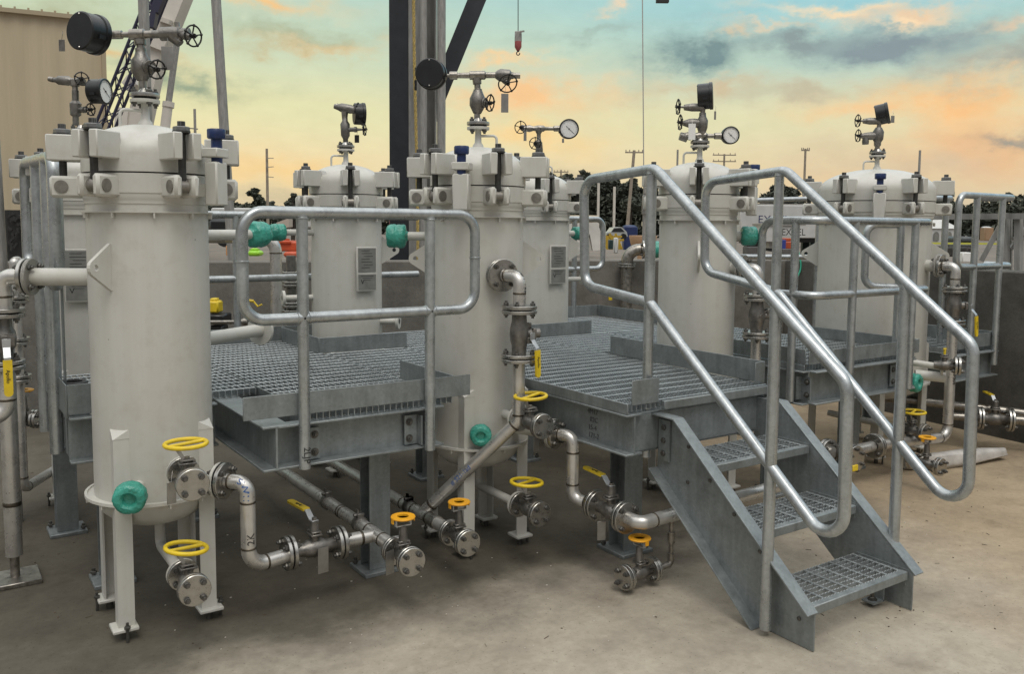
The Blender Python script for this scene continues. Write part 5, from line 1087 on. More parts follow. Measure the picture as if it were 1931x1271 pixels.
b = MB(); b.box((-.10, 0, 4), (.21, .02, 8)); b.box((-.19, .15, 4), (.02, .3, 8)); obj('dark_flange', b, M_DARK, t)
b = MB(); b.box((.075, -.02, 4), (.13, .03, 8)); b.box((.13, .1, 4), (.02, .26, 8)); obj('web', b, M_LIGHTST, t)
b = MB(); b.box((.0, 0.05, .02), (.6, .5, .04)); obj('base_plate', b, M_LIGHTST, t)
b = MB(); q = at(812, 300, dc + .25); t = thing('steel_column', 'weathered light grey channel column beside the dark flanged one', 'column', (q.x, q.y, 0), RZ); b.box((-.03, .1, 4), (.16, .01, 8)); b.box((-.115, .03, 4), (.012, .15, 8)); b.box((.055, .03, 4), (.012, .15, 8)); obj('channel', b, M_LIGHTST, t)
def pole(name, label, pts, r, m, cat, grp=None, n=14):
    b = MB(); b.tube([V(p) for p in pts], r, n); return single(name, b, m, label, cat, grp)
def vpole(name, label, u, dep, r, m, cat, z0=0, v1=None, grp=None, z1=9, lean=0):
    p = at(u, 400, dep); z = z1 if v1 is None else at(u, v1, dep).z; return pole(name, label, [(p.x, p.y, z0), (p.x + RTv.x * lean * (z - z0), p.y + RTv.y * lean * (z - z0), z)], r, m, cat, grp)
vpole('vent_pipe', 'slim pale pipe fixed to the channel column', 799, dc - .25, .036, M_POLE, 'pipe'); vpole('vent_pipe', 'thicker pale pipe right of the channel column, before the diagonal brace', 832, dc - .2, .046, M_POLE, 'pipe')
b = MB(); p, q = at(790, 268, dc + .35), at(915, -40, dc + .35); d = q - p; M = frame((p + q) / 2, d, -FW); b.box((0, 0, 0), (d.length + 1.2, .20, .012), M); b.box((0, .095, -.05), (d.length + 1.2, .012, .10), M); single('diagonal_brace', b, M_DARK, 'dark diagonal steel brace rising to the right from the columns', 'brace')
M_ROPE = mat('yellow_rope', (.42, .31, .10), .8, 0, .3, 60)
p = at(784, 300, 8.1); b = MB()
for s in (0, 1, 2):
    b.tube([(p.x + .007 * math.cos(k * .9 + s * 2.094) + .02 * math.sin(k * .03), p.y + .007 * math.sin(k * .9 + s * 2.094), .3 + k * .022) for k in range(240)], .0085, 6)
single('rope', b, M_ROPE, 'yellow twisted rope hanging down beside the dark steel column', 'rope')
pL = at(6, 340, 4.9); vpole('standpipe', 'grey vertical pipe cut by the left edge of the view', 3, 4.6, .043, M_POLE, 'pipe', 0, 152, lean=-.02)
vpole('standpipe', 'bare grey pole rising behind the nearest dome', 284, 8.6, .05, M_POLE, 'pole', 0, None, lean=-.004); vpole('standpipe', 'slightly leaning bare grey pole right of the nearest dome', 437, 7.9, .043, M_POLE, 'pole', 1.25, None, lean=-.044)
# pipes and trays along the wall
t = thing('pipe_spool', 'stainless gooseneck pipe rising by the wall behind the left bay', 'pipe', at(520, 600, 6.6)); p = at(520, 470, 6.6); pipe_run(t, [V((p.x, p.y, .3)), V((p.x, p.y, at(520, 448, 6.6).z)), V((p.x, p.y, at(520, 448, 6.6).z)) - RTv * .95], .045, .11)
t = thing('pipe_spool', 'flanged valve stack by the wall behind the paper tag vessel', 'pipe', at(552, 560, 6.4)); p = at(549, 520, 6.3)
for v in (517, 535, 575, 590): flange_joint(t, V((p.x, p.y, at(549, v, 6.3).z)), (0, 0, 1), .065, n=4, me=ME_BOLTS)
b = MB(); b.cyl((p.x, p.y, .5), (p.x, p.y, 1.4), .035, n=14); obj('pipe', b, M_CAST, t, world=True)
t = thing('pipe_spool', 'flanged elbow riser by the wall behind the looped rear guard rail', 'pipe', at(1180, 480, 8.2)); p = at(1182, 500, 8.2); z0 = at(1180, 470, 8.2).z
pipe_run(t, [V((p.x, p.y, .5)), V((p.x, p.y, z0)), V((p.x, p.y, z0)) + RTv * .26], .055, .12, m=M_FIT); flange_joint(t, V((p.x, p.y, z0)) + RTv * .16, RTv, .085, n=4); wrapped_flange(t, V((p.x, p.y, z0)) + RTv * .30, RTv, .08, .12)
for v in (500, 590): flange_joint(t, V((p.x, p.y, at(1182, v, 8.2).z)), (0, 0, 1), .08, n=4)
b = MB(); p = at(1151, 557, 8.0); b.box((0, 0, 0), (.035, .012, .09), Matrix.Translation(p) @ Matrix.Rotation(RZ, 4, 'Z'), .004); single('valve_grip', b, M_YEL, 'small yellow lever grip low behind the right bay, by the wall', 'lever')
t = thing('cart', 'yellow and black machine by the wall behind the left bay', 'machine', at(415, 590, 6.5)); p = at(405, 578, 6.6); b = MB(); b.box((0, 0, 0), (.09, .12, .09), Matrix.Translation(p) @ Matrix.Rotation(RZ, 4, 'Z'), .012); b.box((0, 0, .05), (.05, .08, .03), Matrix.Translation(p) @ Matrix.Rotation(RZ, 4, 'Z'), .008); obj('hood', b, M_YEL, t, world=True)
b = MB(); p = at(412, 600, 6.6); b.box((0, 0, 0), (.14, .2, .07), Matrix.Translation(p) @ Matrix.Rotation(RZ, 4, 'Z'), .01); b.box((0, 0, -.35), (.1, .15, .6), Matrix.Translation(p) @ Matrix.Rotation(RZ, 4, 'Z'), .01); obj('chassis', b, M_BLACK, t, world=True)
q0, q1, q2, q3 = at(470, 567, 6.8), at(478, 568, 6.8), at(486, 578, 6.8), at(494, 574, 6.8); b = MB(); b.tube([q0, q1], .012, 8); b.tube([q1, q2, q3], .007, 8); single('lever_handle', b, M_YEL, 'small cranked yellow lever by the wall behind the left bay loop', 'lever')
t = thing('pipe_spool', 'slim steel pipe with unions lying along the wall above the cream stub', 'pipe', at(440, 612, 6.0)); pipe_run(t, [at(380, 608, 6.2), at(465, 607, 6.2)], .014, .02, False, M_FIT); b = MB(); b.run(at(452, 607, 6.2), at(468, 607, 6.2), [(0, .02), (.4, .02), (.42, .026), (1, .026)]); obj('union', b, M_FIT, t, world=True)
t = thing('guard_rail', 'pale guard rail tubes running behind the widest vessel towards the wall', 'guard rail', at(1470, 420, 8.0), 0, 'galvanized guard rails'); rail_tubes(t, [([at(1418, 378, 8.2), at(1560, 374, 7.9), at(1800, 366, 7.3)], .05), ([at(1395, 484, 8.2), at(1560, 485, 7.9)], .05)]); q_ = at(1545, 374, 7.93); posts(t, [(q_.x, q_.y, .7, q_.z)])
hs = [at(u, v, 8.6) for u, v in ((1505, 470), (1512, 505), (1500, 530), (1488, 560), (1480, 600))]; b = MB(); b.tube(fillet(hs, .2, 5), .008, 8); single('hose', b, mat('green_hose', (.05, .42, .28), .45), 'thin green hose hanging over the wall behind the right handrail', 'hose')

# ------------------------------------------------------------------ yard behind the wall
def box_at(b, u0, u1, v0, v1, dep, depth=None, ch=0):
    'a box facing the camera filling a window of the photograph at a given distance, standing where it stands'
    p, q = at(u0, v1, dep), at(u1, v0, dep); w = (q - p).dot(RTv); h = q.z - p.z; dd = depth or w
    c = p + RTv * (w / 2) + FW * (dd / 2); b.box((0, 0, 0), (w, dd, abs(h)), Matrix.Translation((c.x, c.y, p.z + h / 2)) @ Matrix.Rotation(RZ, 4, 'Z'), ch); return c, w, h
# metal clad building
M_CLAD = mat('tan_metal_cladding', (.52, .435, .30), .5, .1, .06, .8, streak=(2, 2, .2)); M_TRIM = mat('tan_gutter', (.40, .33, .22), .5)
P0, P1 = flat(at(-160, 400, 31.5), 0), flat(at(204, 400, 35), 0); zt0, zt1 = at(-160, 8, 31.5).z, at(204, 44, 35).z
t = thing('metal_building', 'large tan metal clad building at the left edge', 'building', P0); d = (P1 - P0); L = d.length; d.normalize(); nn = V((-d.y, d.x, 0)); nn = nn if nn.dot(FW) > 0 else -nn
n = int(L / .15); vs = []; fs = []
for i in range(n + 1):
    f = i / n; o = -.03 if i % 4 in (2, 3) else 0
    p = P0 + d * L * f + nn * o * (1 if i % 4 in (2, 3) else 0); z = zt0 + (zt1 - zt0) * f; vs += [(p.x, p.y, -.3), (p.x, p.y, z)]
for i in range(n): fs.append((2 * i, 2 * i + 2, 2 * i + 3, 2 * i + 1))
b = MB(); b.add(vs, fs); q0, q1 = P0 + nn * 14, P1 + nn * 14
b.add([(P1.x, P1.y, -.3), (q1.x, q1.y, -.3), (q1.x, q1.y, zt1), (P1.x, P1.y, zt1)], [(0, 1, 2, 3)]); b.add([(P0.x, P0.y, zt0 - .02), (P1.x, P1.y, zt1 - .02), (q1.x, q1.y, zt1), (q0.x, q0.y, zt0)], [(0, 1, 2, 3)]); b.add([(q0.x, q0.y, -.3), (q1.x, q1.y, -.3), (q1.x, q1.y, zt1), (q0.x, q0.y, zt0)], [(0, 1, 2, 3)]); b.add([(P0.x, P0.y, -.3), (q0.x, q0.y, -.3), (q0.x, q0.y, zt0), (P0.x, P0.y, zt0)], [(0, 1, 2, 3)])
obj('cladding', b, M_CLAD, t, world=True, sharp=10)
b = MB(); g0, g1 = P0 - nn * .12 + V((0, 0, zt0 - .02)), P1 - nn * .12 + V((0, 0, zt1 - .02)); b.box((0, 0, 0), ((g1 - g0).length, .2, .16), frame((g0 + g1) / 2, g1 - g0)); b.box((0, 0, 0), (.16, .16, zt1), Matrix.Translation((P1.x - nn.x * .05, P1.y - nn.y * .05, zt1 / 2))); 
for k in range(8): p = g0 + (g1 - g0) * (.46 + k * .07); b.box(tuple(p + V((0, 0, .12))), (.07, .07, .09))
obj('gutter', b, M_TRIM, t, world=True)
# mobile crane: white boom with a ram, and a dark lattice boom
M_CWHITE = mat('crane_white_paint', (.62, .58, .52), .4, 0, .06, 2); M_NAVY = mat('crane_navy_paint', (.022, .022, .05), .4)
def bar(b, p, q, w, h=None, up=(0, 0, 1)): b.box((0, 0, 0), ((V(q) - V(p)).length, w, h or w), frame((V(p) + V(q)) / 2, V(q) - V(p), up))
dcr = 24.0; t = thing('mobile_crane', 'white telescopic crane boom with a grey ram behind the nearest dome', 'crane', flat(at(262, 470, dcr), 0))
b = MB(); bar(b, at(352, -60, dcr), at(292, 92, dcr), .70, .6, FW); obj('boom', b, M_CWHITE, t, world=True); b = MB(); bar(b, at(296, 84, dcr + .1), at(250, 300, dcr + .1), .52, .5, FW); bar(b, at(236, 205, dcr), at(226, 330, dcr), .35, .4, FW); bar(b, at(254, 150, dcr - .3), at(243, 165, dcr - .3), .35, .3, FW); bar(b, at(300, 35, dcr - .4), at(322, 42, dcr - .4), .12, .2, FW); bar(b, at(226, 300, dcr), at(224, 520, dcr), 1.0, .9, FW); obj('boom_foot', b, M_CWHITE, t, world=True)
b = MB(); b.cyl(at(335, 70, dcr - .5), at(317, 200, dcr - .5), .085, n=14); obj('ram_rod', b, M_POLE, t, world=True); b = MB(); b.cyl(at(317, 195, dcr - .5), at(300, 330, dcr - .5), .13, n=16); b.cyl(at(318, 192, dcr - .5), at(317, 202, dcr - .5), .155, n=16); obj('ram_sleeve', b, M_CWHITE, t, world=True)
b = MB(); p0, p1 = at(186, 270, 22.5), at(318, -60, 22.5); ax = (p1 - p0).normalized(); F0 = frame(p0, ax, FW); L = (p1 - p0).length; w = .17
ch = [F0 @ V((0, y, z)) for y, z in ((-w, -w), (w, -w), (w, w), (-w, w))]
for c_ in ch: b.cyl(c_, c_ + ax * L, .04, n=8)
k = 0; x = 0
while x < L - .35:
    for i in range(4):
        a_, c_ = ch[i], ch[(i + 1) % 4]; p, q = (a_, c_) if (k + i) % 2 else (c_, a_); b.cyl(p + ax * x, q + ax * (x + .36), .017, n=5)
    x += .36; k += 1
bar(b, at(186, 270, 22.5), V(at(186, 270, 22.5)).xyz * 1 - V((0, 0, at(186, 270, 22.5).z)), .3, .3); single('lattice_boom', b, M_NAVY, 'navy lattice crane boom leaning right behind the nearest gauge manifold', 'crane boom')
b = MB(); bar(b, at(292, 22, 22.2), at(318, -40, 22.2), .22, .2, FW); bar(b, at(292, 22, 22.2), at(287, 52, 22.2), .14, .2, FW); single('boom_fairing', b, M_NAVY, 'thick dark blue section at the top of the lattice boom', 'crane boom')
b = MB(); bar(b, at(243, 152, 23), at(252, 166, 23), .30, .2, FW); bar(b, at(247, 160, 23), at(256, 160, 23), .1, .2, FW); single('boom_lamp', b, M_CWHITE, 'small white cranked fitting on the crane by the nearest manifold flange', 'fitting')
# hook block on its wire
t = thing('crane_hook', 'grey and red hook block hanging on a single wire in the sky', 'crane hook', at(977, 80, 30)); b = MB(); b.cyl(at(977, -80, 30), at(977, 60, 30), .016, n=6); obj('wire', b, M_STUD, t, world=True)
b = MB(); box_at(b, 970.5, 984, 58, 78, 30, .22, .02); bar(b, at(980, 59, 29.9), at(989, 58, 29.9), .05); obj('block', b, M_POLE, t, world=True); b = MB(); b.run(at(977, 78, 30), at(977, 95, 30), [(0, .12), (.6, .12), (1, .05)]); obj('weight', b, mat('faded_red_paint', (.36, .09, .085), .5, 0, .2, 12), t, world=True)
b = MB(); h0 = at(977, 100, 30); b.cyl(at(977, 94, 30), at(977, 97, 30), .04, n=10); b.tube([h0 + RTv * (.055 * math.cos(a)) + V((0, 0, .06 * math.sin(a))) for a in [PI / 2 + k * .5 for k in range(11)]], .018, 8); obj('hook', b, M_STUD, t, world=True)
b = MB(); b.cyl(at(1211, -60, 31), at(1215, 470, 31), .020, n=6); single('hoist_wire', b, mat('pale_wire', (.42, .40, .37), .5, .4), 'single pale hoist wire dropping from the sky left of the vessel behind the stairs', 'wire')
b = MB(); box_at(b, 1238, 1262, -6, 3, 32, .2, .01); single('boom_tip', b, M_STUD, 'tip of a hoist just cut by the top edge of the view', 'crane boom')
b = MB(); box_at(b, 1214, 1222, 338, 366, 13, .07, .005); box_at(b, 1212, 1220, 368, 390, 13, .08, .005); box_at(b, 1211, 1220, 378, 404, 13.1, .06, .005); p = at(1217, 340, 13.1); b.cyl((p.x, p.y, 0), (p.x, p.y, p.z), .03, n=8); single('electrical_boxes', b, M_POLE, 'grey electrical boxes stacked on a post behind the left stair handrail', 'electrical box')
# utility poles
M_WOOD = mat('weathered_pole_wood', (.30, .255, .20), .8, 0, .2, 3)
def upole(label, u, v, dep, arms, r=.13, grp='utility poles beyond the yard', base=470, lean=0, m=None):
    b = MB(); p = at(u, v, dep); t = thing('utility_pole', label, 'utility pole', (p.x, p.y, -.2), 0, grp)
    b.cyl((p.x + RTv.x * lean, p.y + RTv.y * lean, -.3), p, r, r * .75, 10); obj('pole', b, m or M_WOOD, t, world=True)
    for (dv, hw) in arms:
        a = MB(); c_ = at(u, v + dv, dep); a.box((0, 0, 0), (hw * 2, .12, .14), Matrix.Translation(c_) @ Matrix.Rotation(RZ, 4, 'Z'))
        for k in (-1, -.55, .55, 1): q = c_ + RTv * hw * k * .92; a.cyl(q, q + V((0, 0, .28)), .05, n=6)
        obj('crossarm', a, M_WOOD, t, world=True)
    return t
upole('tallest utility pole with one crossarm, left of the stair handrail', 1196, 283, 92, [(4, .95)], .2, lean=-.7); upole('distant utility pole with a small crossarm, right of the tilted white gauge', 1058, 320, 130, [(4, 1.1)], .15); upole('utility pole top with two crossarms between the two stair handrails', 1366, 290, 120, [(2, 1.6), (14, 1.6)], .17)
upole('plain utility pole with a tiny top arm near the right stair handrail', 1519, 280, 95, [(3, .45)], .16); peg_t = upole('bare pole with short side pegs left of the paper tag vessel', 503, 280, 62, [], .12); upole('thin bare pole standing right of the widest vessel dome', 1735, 283, 70, [], .12, m=M_POLE); upole('thin white mast left of the two gauge manifold, above the dome', 1278, 282, 40, [], .06, m=M_POLE); pole_t = upole('short pole with a wire arm right of the nearest dome', 367, 205, 45, [], .09, m=M_POLE)
for k, v in enumerate((298, 315, 333)): b = MB(); bar(b, at(503, v, 61.9), at(516, v - (0, 1, -1)[k], 61.9), .05); obj('peg', b, M_POLE, peg_t, world=True)
b = MB(); bar(b, at(346, 240, 44.8), at(373, 243, 44.8), .06); obj('arm', b, M_POLE, pole_t, world=True)
vpole('lamp_post', 'slim white post before the dark wood, the left one of the pair', 1128, 60, .09, M_CWHITE, 'post', 0, 345, 'slim posts before the wood'); vpole('lamp_post', 'slim white post before the dark wood, the right one of the pair', 1158, 60, .09, M_CWHITE, 'post', 0, 352, 'slim posts before the wood')
# trailers, tent, cabins
M_TRW = mat('white_trailer_panel', (.52, .52, .50), .5, 0, .08, 2); M_LET = mat('navy_lettering', (.02, .025, .10), .5)
t = thing('trailer', 'long white trailer with big navy letters behind the right handrail', 'trailer', flat(at(1500, 450, 40), 0)); b = MB(); c_, w, h = box_at(b, 1395, 1640, 388, 448, 40, 2.4, .03); obj('body', b, M_TRW, t, world=True)
b = MB(); box_at(b, 1392, 1642, 385, 388.5, 39.95, 2.5); obj('top_rail', b, M_POLE, t, world=True)
b = MB()
for u in (1420, 1455, 1560, 1590): p = at(u, 462, 40.4); b.cyl(p, p + FW * .5, .3, n=20)
box_at(b, 1400, 1630, 448, 456, 40.3, 1.8); obj('wheels', b, M_BLACK, t, world=True)
lettering('EXCEL', .50 * 1.0, M_LET, t, at(1429, 414, 39.6) , RTv, (0, 0, 1), align='LEFT')
t = thing('trailer', 'smaller white trailer lettered in black in front of the long one', 'trailer', flat(at(1480, 470, 30), 0)); b = MB(); box_at(b, 1444, 1500, 424, 456, 30, 1.6, .02); obj('body', b, M_TRW, t, world=True); lettering('EXCEL', .33, M_INK, t, at(1474, 438, 29.8), RTv, (0, 0, 1), align='LEFT', sx=.85); b = MB(); box_at(b, 1444, 1520, 422, 425, 29.9, 1.7); box_at(b, 1450, 1490, 456, 468, 30.2, 1.0); obj('frame', b, M_POLE, t, world=True)
def cabin(label, u0, u1, v0, v1, dep, m, roofm=None, group='portable toilets'):
    p = at((u0 + u1) / 2, v1, dep); t = thing('portable_toilet', label, 'portable toilet', flat(p), 0, group); b = MB(); box_at(b, u0, u1, v0 + (v1 - v0) * .12, v1, dep, None, .02); obj('cabin', b, m, t, world=True)
    w = (at(u1, v0, dep) - at(u0, v0, dep)).length; r = MB(); q = at((u0 + u1) / 2, v0 + (v1 - v0) * .12, dep) + FW * w / 2; r.lathe([(w * .52, 0), (w * .5, w * .06), (w * .32, w * .13), (0, w * .15)], 16, Matrix.Translation(q)); obj('roof', r, roofm or m, t, world=True)
    d = MB(); box_at(d, u0 + (u1 - u0) * .15, u1 - (u1 - u0) * .15, v0 + (v1 - v0) * .2, v1 - (v1 - v0) * .05, dep - .03, .03); obj('door', d, m, t, world=True); s = MB(); box_at(s, u0 + (u1 - u0) * .35, u1 - (u1 - u0) * .25, v0 + (v1 - v0) * .24, v0 + (v1 - v0) * .36, dep - .06, .02); obj('sign', s, M_WHITE, t, world=True); return t
M_PG = mat('dark_green_plastic', (.012, .035, .035), .5); M_PB = mat('navy_plastic', (.014, .028, .10), .45, 0, .1, 3); M_PT = mat('tan_plastic', (.34, .22, .13), .5)
cabin('dark green portable toilet, the left one of the pair right of the trailers', 1513, 1526, 427, 480, 42, M_PG); cabin('dark green portable toilet, the right one of the pair right of the trailers', 1528, 1541, 427, 480, 43, M_PG)
cabin('blue portable toilet seen through the looped rear guard rail', 1176, 1202, 422, 471, 38, M_PB); cabin('tan portable toilet at the far right beyond the white tent', 1856, 1873, 426, 454, 75, M_PT, M_TRW)
b = MB(); box_at(b, 1470, 1482, 452, 470, 28, .5, .01); single('crate', b, mat('blue_crate', (.03, .05, .25), .5), 'blue crate on the yard under the small white trailer', 'crate'); b = MB(); box_at(b, 1479, 1492, 449, 455, 28.3, .4, .02); box_at(b, 1479, 1494, 456, 469, 28.2, .5, .02); single('machine', b, mat('orange_red_machine', (.42, .07, .02), .5), 'orange red machine in the yard beside the blue crate', 'machine'); b = MB(); box_at(b, 1476, 1500, 470, 480, 27, .6); box_at(b, 1410, 1440, 466, 480, 27, .6); single('pallet', b, mat('grey_pallet', (.10, .095, .09), .8, 0, .2, 5), 'dark stacked pallets on the yard below the trailers', 'pallet')
t = thing('marquee_tent', 'white marquee tent with arched windows right of the widest vessel', 'tent', flat(at(1790, 455, 60), 0)); b = MB(); c_, w, h = box_at(b, 1700, 1806, 430, 456, 60, 4, 0); obj('wall', b, M_TRW, t, world=True); tp = at(1768, 398, 62); z = at(1700, 430, 60).z; r_ = MB(); R_ = Matrix.Translation((c_.x, c_.y, 0)) @ Matrix.Rotation(RZ, 4, 'Z'); r_.add([(-w / 2 - .1, -2.1, z), (w / 2 + .1, -2.1, z), (w / 2 + .1, 2.1, z), (-w / 2 - .1, 2.1, z), (w * .14, 0, tp.z)], [(0, 1, 4), (1, 2, 4), (2, 3, 4), (3, 0, 4), (0, 3, 2, 1)], R_); obj('roof', r_, M_TRW, t, world=True)
for u in (1765, 1789):
    a = MB(); q = at(u, 455, 59.95); ww = .19; pts = [(-ww, .05), (ww, .05), (ww, .42)] + [(ww * math.cos(k * PI / 8), .42 + ww * 1.3 * math.sin(k * PI / 8)) for k in range(1, 8)] + [(-ww, .42)]; a.prism(pts, .03, Matrix.Translation(q) @ Matrix.Rotation(RZ, 4, 'Z') @ Matrix.Rotation(PI / 2, 4, 'X')); obj('window', a, mat('tent_window', (.20, .20, .18), .4, 0, .2, 8), t, world=True)
b = MB(); b.box((0, 0, 0), (4.6, .01, .07), frame(at(1812, 459, 34), RTv)); single('barrier_tape', b, mat('yellow_tape', (.55, .55, .08), .5), 'strip of yellow barrier tape across the yard right of the widest vessel', 'tape'); 
rr = random.Random(11); b = MB(); u = 1745
while u < 1840:
    s = rr.uniform(6, 14); v_ = rr.uniform(463, 470); box_at(b, u, u + s, v_, 484, rr.uniform(16, 18), .3, .02); u += s * .8
single('scrap_pile', b, mat('dark_scrap', (.035, .03, .028), .7, 0, .5, 14), 'dark heap of parts on the yard behind the riser of the widest vessel', 'scrap')
b = MB(); box_at(b, 1810, 1836, 446, 458, 40, 1.4, .1); box_at(b, 1805, 1845, 456, 470, 40, 1.6, .15); single('loader', b, mat('grey_green_machine', (.07, .08, .08), .5), 'grey green machine half hidden by the far right guard rail', 'machine')
b = MB(); box_at(b, 1815, 1833, 476, 494, 14, .2, .01); single('white_box', b, M_WHITE, 'small pale box on the wall edge behind the far right guard rail', 'box')
# steel frame at the right
t = thing('steel_frame', 'galvanized lattice steel frame beyond the wall at the right edge', 'frame', flat(at(1890, 450, 9.5), 0)); b = MB(); bar(b, at(1740, 409, 9.8), at(1960, 407, 9.0), .04, .062); bar(b, at(1893, 402, 9.3), at(1893, 560, 9.3), .085, .085); bar(b, at(1900, 410, 9.4), at(1900, 560, 9.4), .03, .09); bar(b, at(1921, 412, 9.2), at(1921, 560, 9.2), .085, .06); bar(b, at(1892, 415, 9.25), at(1850, 492, 9.35), .035, .05); bar(b, at(1905, 470, 9.3), at(1935, 430, 9.3), .03, .04); bar(b, at(1908, 450, 9.3), at(1935, 450, 9.3), .03, .03); obj('members', b, M_LIGHTST, t, world=True)
# left yard clutter
t = thing('hopper', 'dark hopper truck body behind the near left vessel', 'truck', flat(at(425, 450, 20), 0)); b = MB(); box_at(b, 392, 470, 412, 447, 20, 1.2, .08); p, q = at(400, 412, 20), at(450, 440, 20); obj('body', b, M_BLACK, t, world=True); b = MB(); box_at(b, 398, 480, 392, 411, 20.3, .9, .03); obj('tilted_cover', b, M_TRW, t, world=True); b = MB(); p = at(425, 446, 19.8); b.cyl(p, p + FW * .3, .24, n=18); obj('wheel', b, M_BLACK, t, world=True)
b = MB(); box_at(b, 426, 432, 463, 482, 15, .12, .01); box_at(b, 431, 442, 466, 482, 15, .2, .02); single('timber_stack', b, mat('orange_timber', (.60, .26, .08), .7, 0, .2, 6), 'orange timber blocks on the yard behind the near left vessel', 'timber')
b = MB(); box_at(b, 466, 488, 473, 483, 14, .3, .03); box_at(b, 469, 484, 468, 474, 14.05, .22, .04); single('lime_box', b, mat('lime_plastic', (.30, .62, .03), .4), 'lime green plastic box on the wall edge below the big green wrapped flange', 'box')
t = thing('machine', 'orange red machine on the yard left of the paper tag vessel', 'machine', flat(at(555, 470, 15), 0)); b = MB(); box_at(b, 527, 560, 456, 474, 15, .4, .02); box_at(b, 524, 548, 454, 459, 14.95, .45, .01); box_at(b, 534, 562, 475, 485, 14.6, .4, .03); b.cyl(at(541, 450, 15.1), at(541, 456, 15.1), .05, n=12); obj('housing', b, mat('orange_red_paint', (.52, .085, .03), .45, 0, .12, 9), t, world=True); b = MB(); box_at(b, 558, 566, 462, 476, 15.1, .2); obj('engine', b, M_BLACK, t, world=True)
b = MB(); p = at(535, 424, 18); M = Matrix.Translation(p); b.add([tuple(at(520, 420, 18)), tuple(at(545, 411, 18)), tuple(at(545, 428, 18)), tuple(at(535, 430, 18)), tuple(at(520, 420, 18) + FW * .3), tuple(at(545, 411, 18) + FW * .3), tuple(at(545, 428, 18) + FW * .3), tuple(at(535, 430, 18) + FW * .3)], [(0, 1, 2, 3), (7, 6, 5, 4), (0, 4, 5, 1), (1, 5, 6, 2), (2, 6, 7, 3), (3, 7, 4, 0)]); single('tarp', b, mat('dusty_tarp', (.42, .36, .30), .8), 'dusty triangular tarp above the second green wrapped flange', 'tarp')
b = MB(); box_at(b, 565, 590, 404, 430, 25, 1, .05); single('shed', b, M_TRW, 'small pale shed behind the paper tag vessel', 'shed')
b = MB()
box_at(b, 12, 44, 396, 498, 12.1, .06)
for k in range(26): u = 14 + rr.uniform(0, 32); v_ = rr.uniform(405, 470); bar(b, at(u, v_, 12), at(u + rr.uniform(-8, 8), v_ + rr.uniform(-9, 9), 12), .02, .03)
bar(b, at(16, 396, 12.05), V((at(16, 396, 12.05).x, at(16, 396, 12.05).y, 0)), .05, .05); bar(b, at(42, 396, 12.05), V((at(42, 396, 12.05).x, at(42, 396, 12.05).y, 0)), .05, .05); single('tool_rack', b, M_STUD, 'dark rack hung with cables left of the end guard rail', 'rack')
b = MB(); box_at(b, 734, 746, 410, 486, 14, .4, .01); single('hoarding', b, mat('dark_red_panel', (.13, .03, .03), .6), 'narrow dark red panel left of the tall steel column', 'panel')
# centre yard clutter
t = thing('plastic_screen', 'pale plastic sheet screen leaning in the yard behind the middle vessels', 'sheeting', flat(at(1100, 470, 16), 0)); b = MB(); pts = [(1068, 421), (1127, 419), (1143, 470), (1118, 473), (1112, 440), (1104, 474), (1070, 474)]; fr = [at(u, v, 15) for u, v in pts]; bk = [p + FW * .25 for p in fr]; n = len(pts); b.add([tuple(p) for p in fr + bk], [tuple(range(n)), tuple(range(n, 2 * n))[::-1]] + [(i, n + i, n + (i + 1) % n, (i + 1) % n) for i in range(n)]); obj('sheet', b, mat('dusty_white_film', (.56, .54, .50), .6, 0, .12, 4), t, world=True)
b = MB(); 
for k in range(10):
    u = 1128 + k * 3.6; bar(b, at(u, 440 + (k % 3) * 4, 17), at(u + 12, 470, 17), .045, .045); bar(b, at(u, 446 + (k % 2) * 8, 17.1), at(u + 16, 446 + ((k + 1) % 3) * 6, 17.1), .04, .04)
single('yellow_lattice', b, mat('dull_yellow_steel', (.45, .30, .03), .6, 0, .2, 9), 'tangle of yellow lattice steel in the yard behind the looped rear rail', 'lattice')
t = thing('car', 'pale silver car parked behind the yellow lattice', 'car', flat(at(1155, 445, 34), 0)); b = MB(); prof = [(1141, 446), (1144, 438), (1152, 437), (1158, 429), (1172, 428), (1182, 437), (1184, 446)]; fr = [at(u, v, 34) for u, v in prof]; bk = [p + FW * 1.6 for p in fr]; n = len(prof); b.add([tuple(p) for p in fr + bk], [tuple(range(n))[::-1], tuple(range(n, 2 * n))] + [(i, (i + 1) % n, n + (i + 1) % n, n + i) for i in range(n)]); obj('body', b, mat('silver_car_paint', (.42, .43, .42), .3, .3), t, world=True)
b = MB(); prof = [(1153, 437), (1158, 430.5), (1171, 429.5), (1178, 437)]; fr = [at(u, v, 33.98) for u, v in prof]; b.add([tuple(p) for p in fr] + [tuple(p + FW * .02) for p in fr], [(3, 2, 1, 0), (4, 5, 6, 7), (0, 1, 5, 4), (1, 2, 6, 5), (2, 3, 7, 6), (3, 0, 4, 7)]); obj('window', b, M_BLACK, t, world=True); b = MB()
for u in (1149, 1176): b.cyl(at(u, 446, 33.95), at(u, 446, 33.95) + FW * .2, .10 * 1.2, n=16)
obj('wheel', b, M_BLACK, t, world=True)
b = MB(); box_at(b, 1148, 1157, 452, 470, 13, .15, .01); single('dark_drum', b, M_PG, 'dark square drum before the yellow lattice', 'drum'); b = MB(); box_at(b, 1158, 1166, 448, 478, 12.5, .15, .015); single('white_container', b, M_TRW, 'white container standing on the wall edge beside the dark drum', 'container')
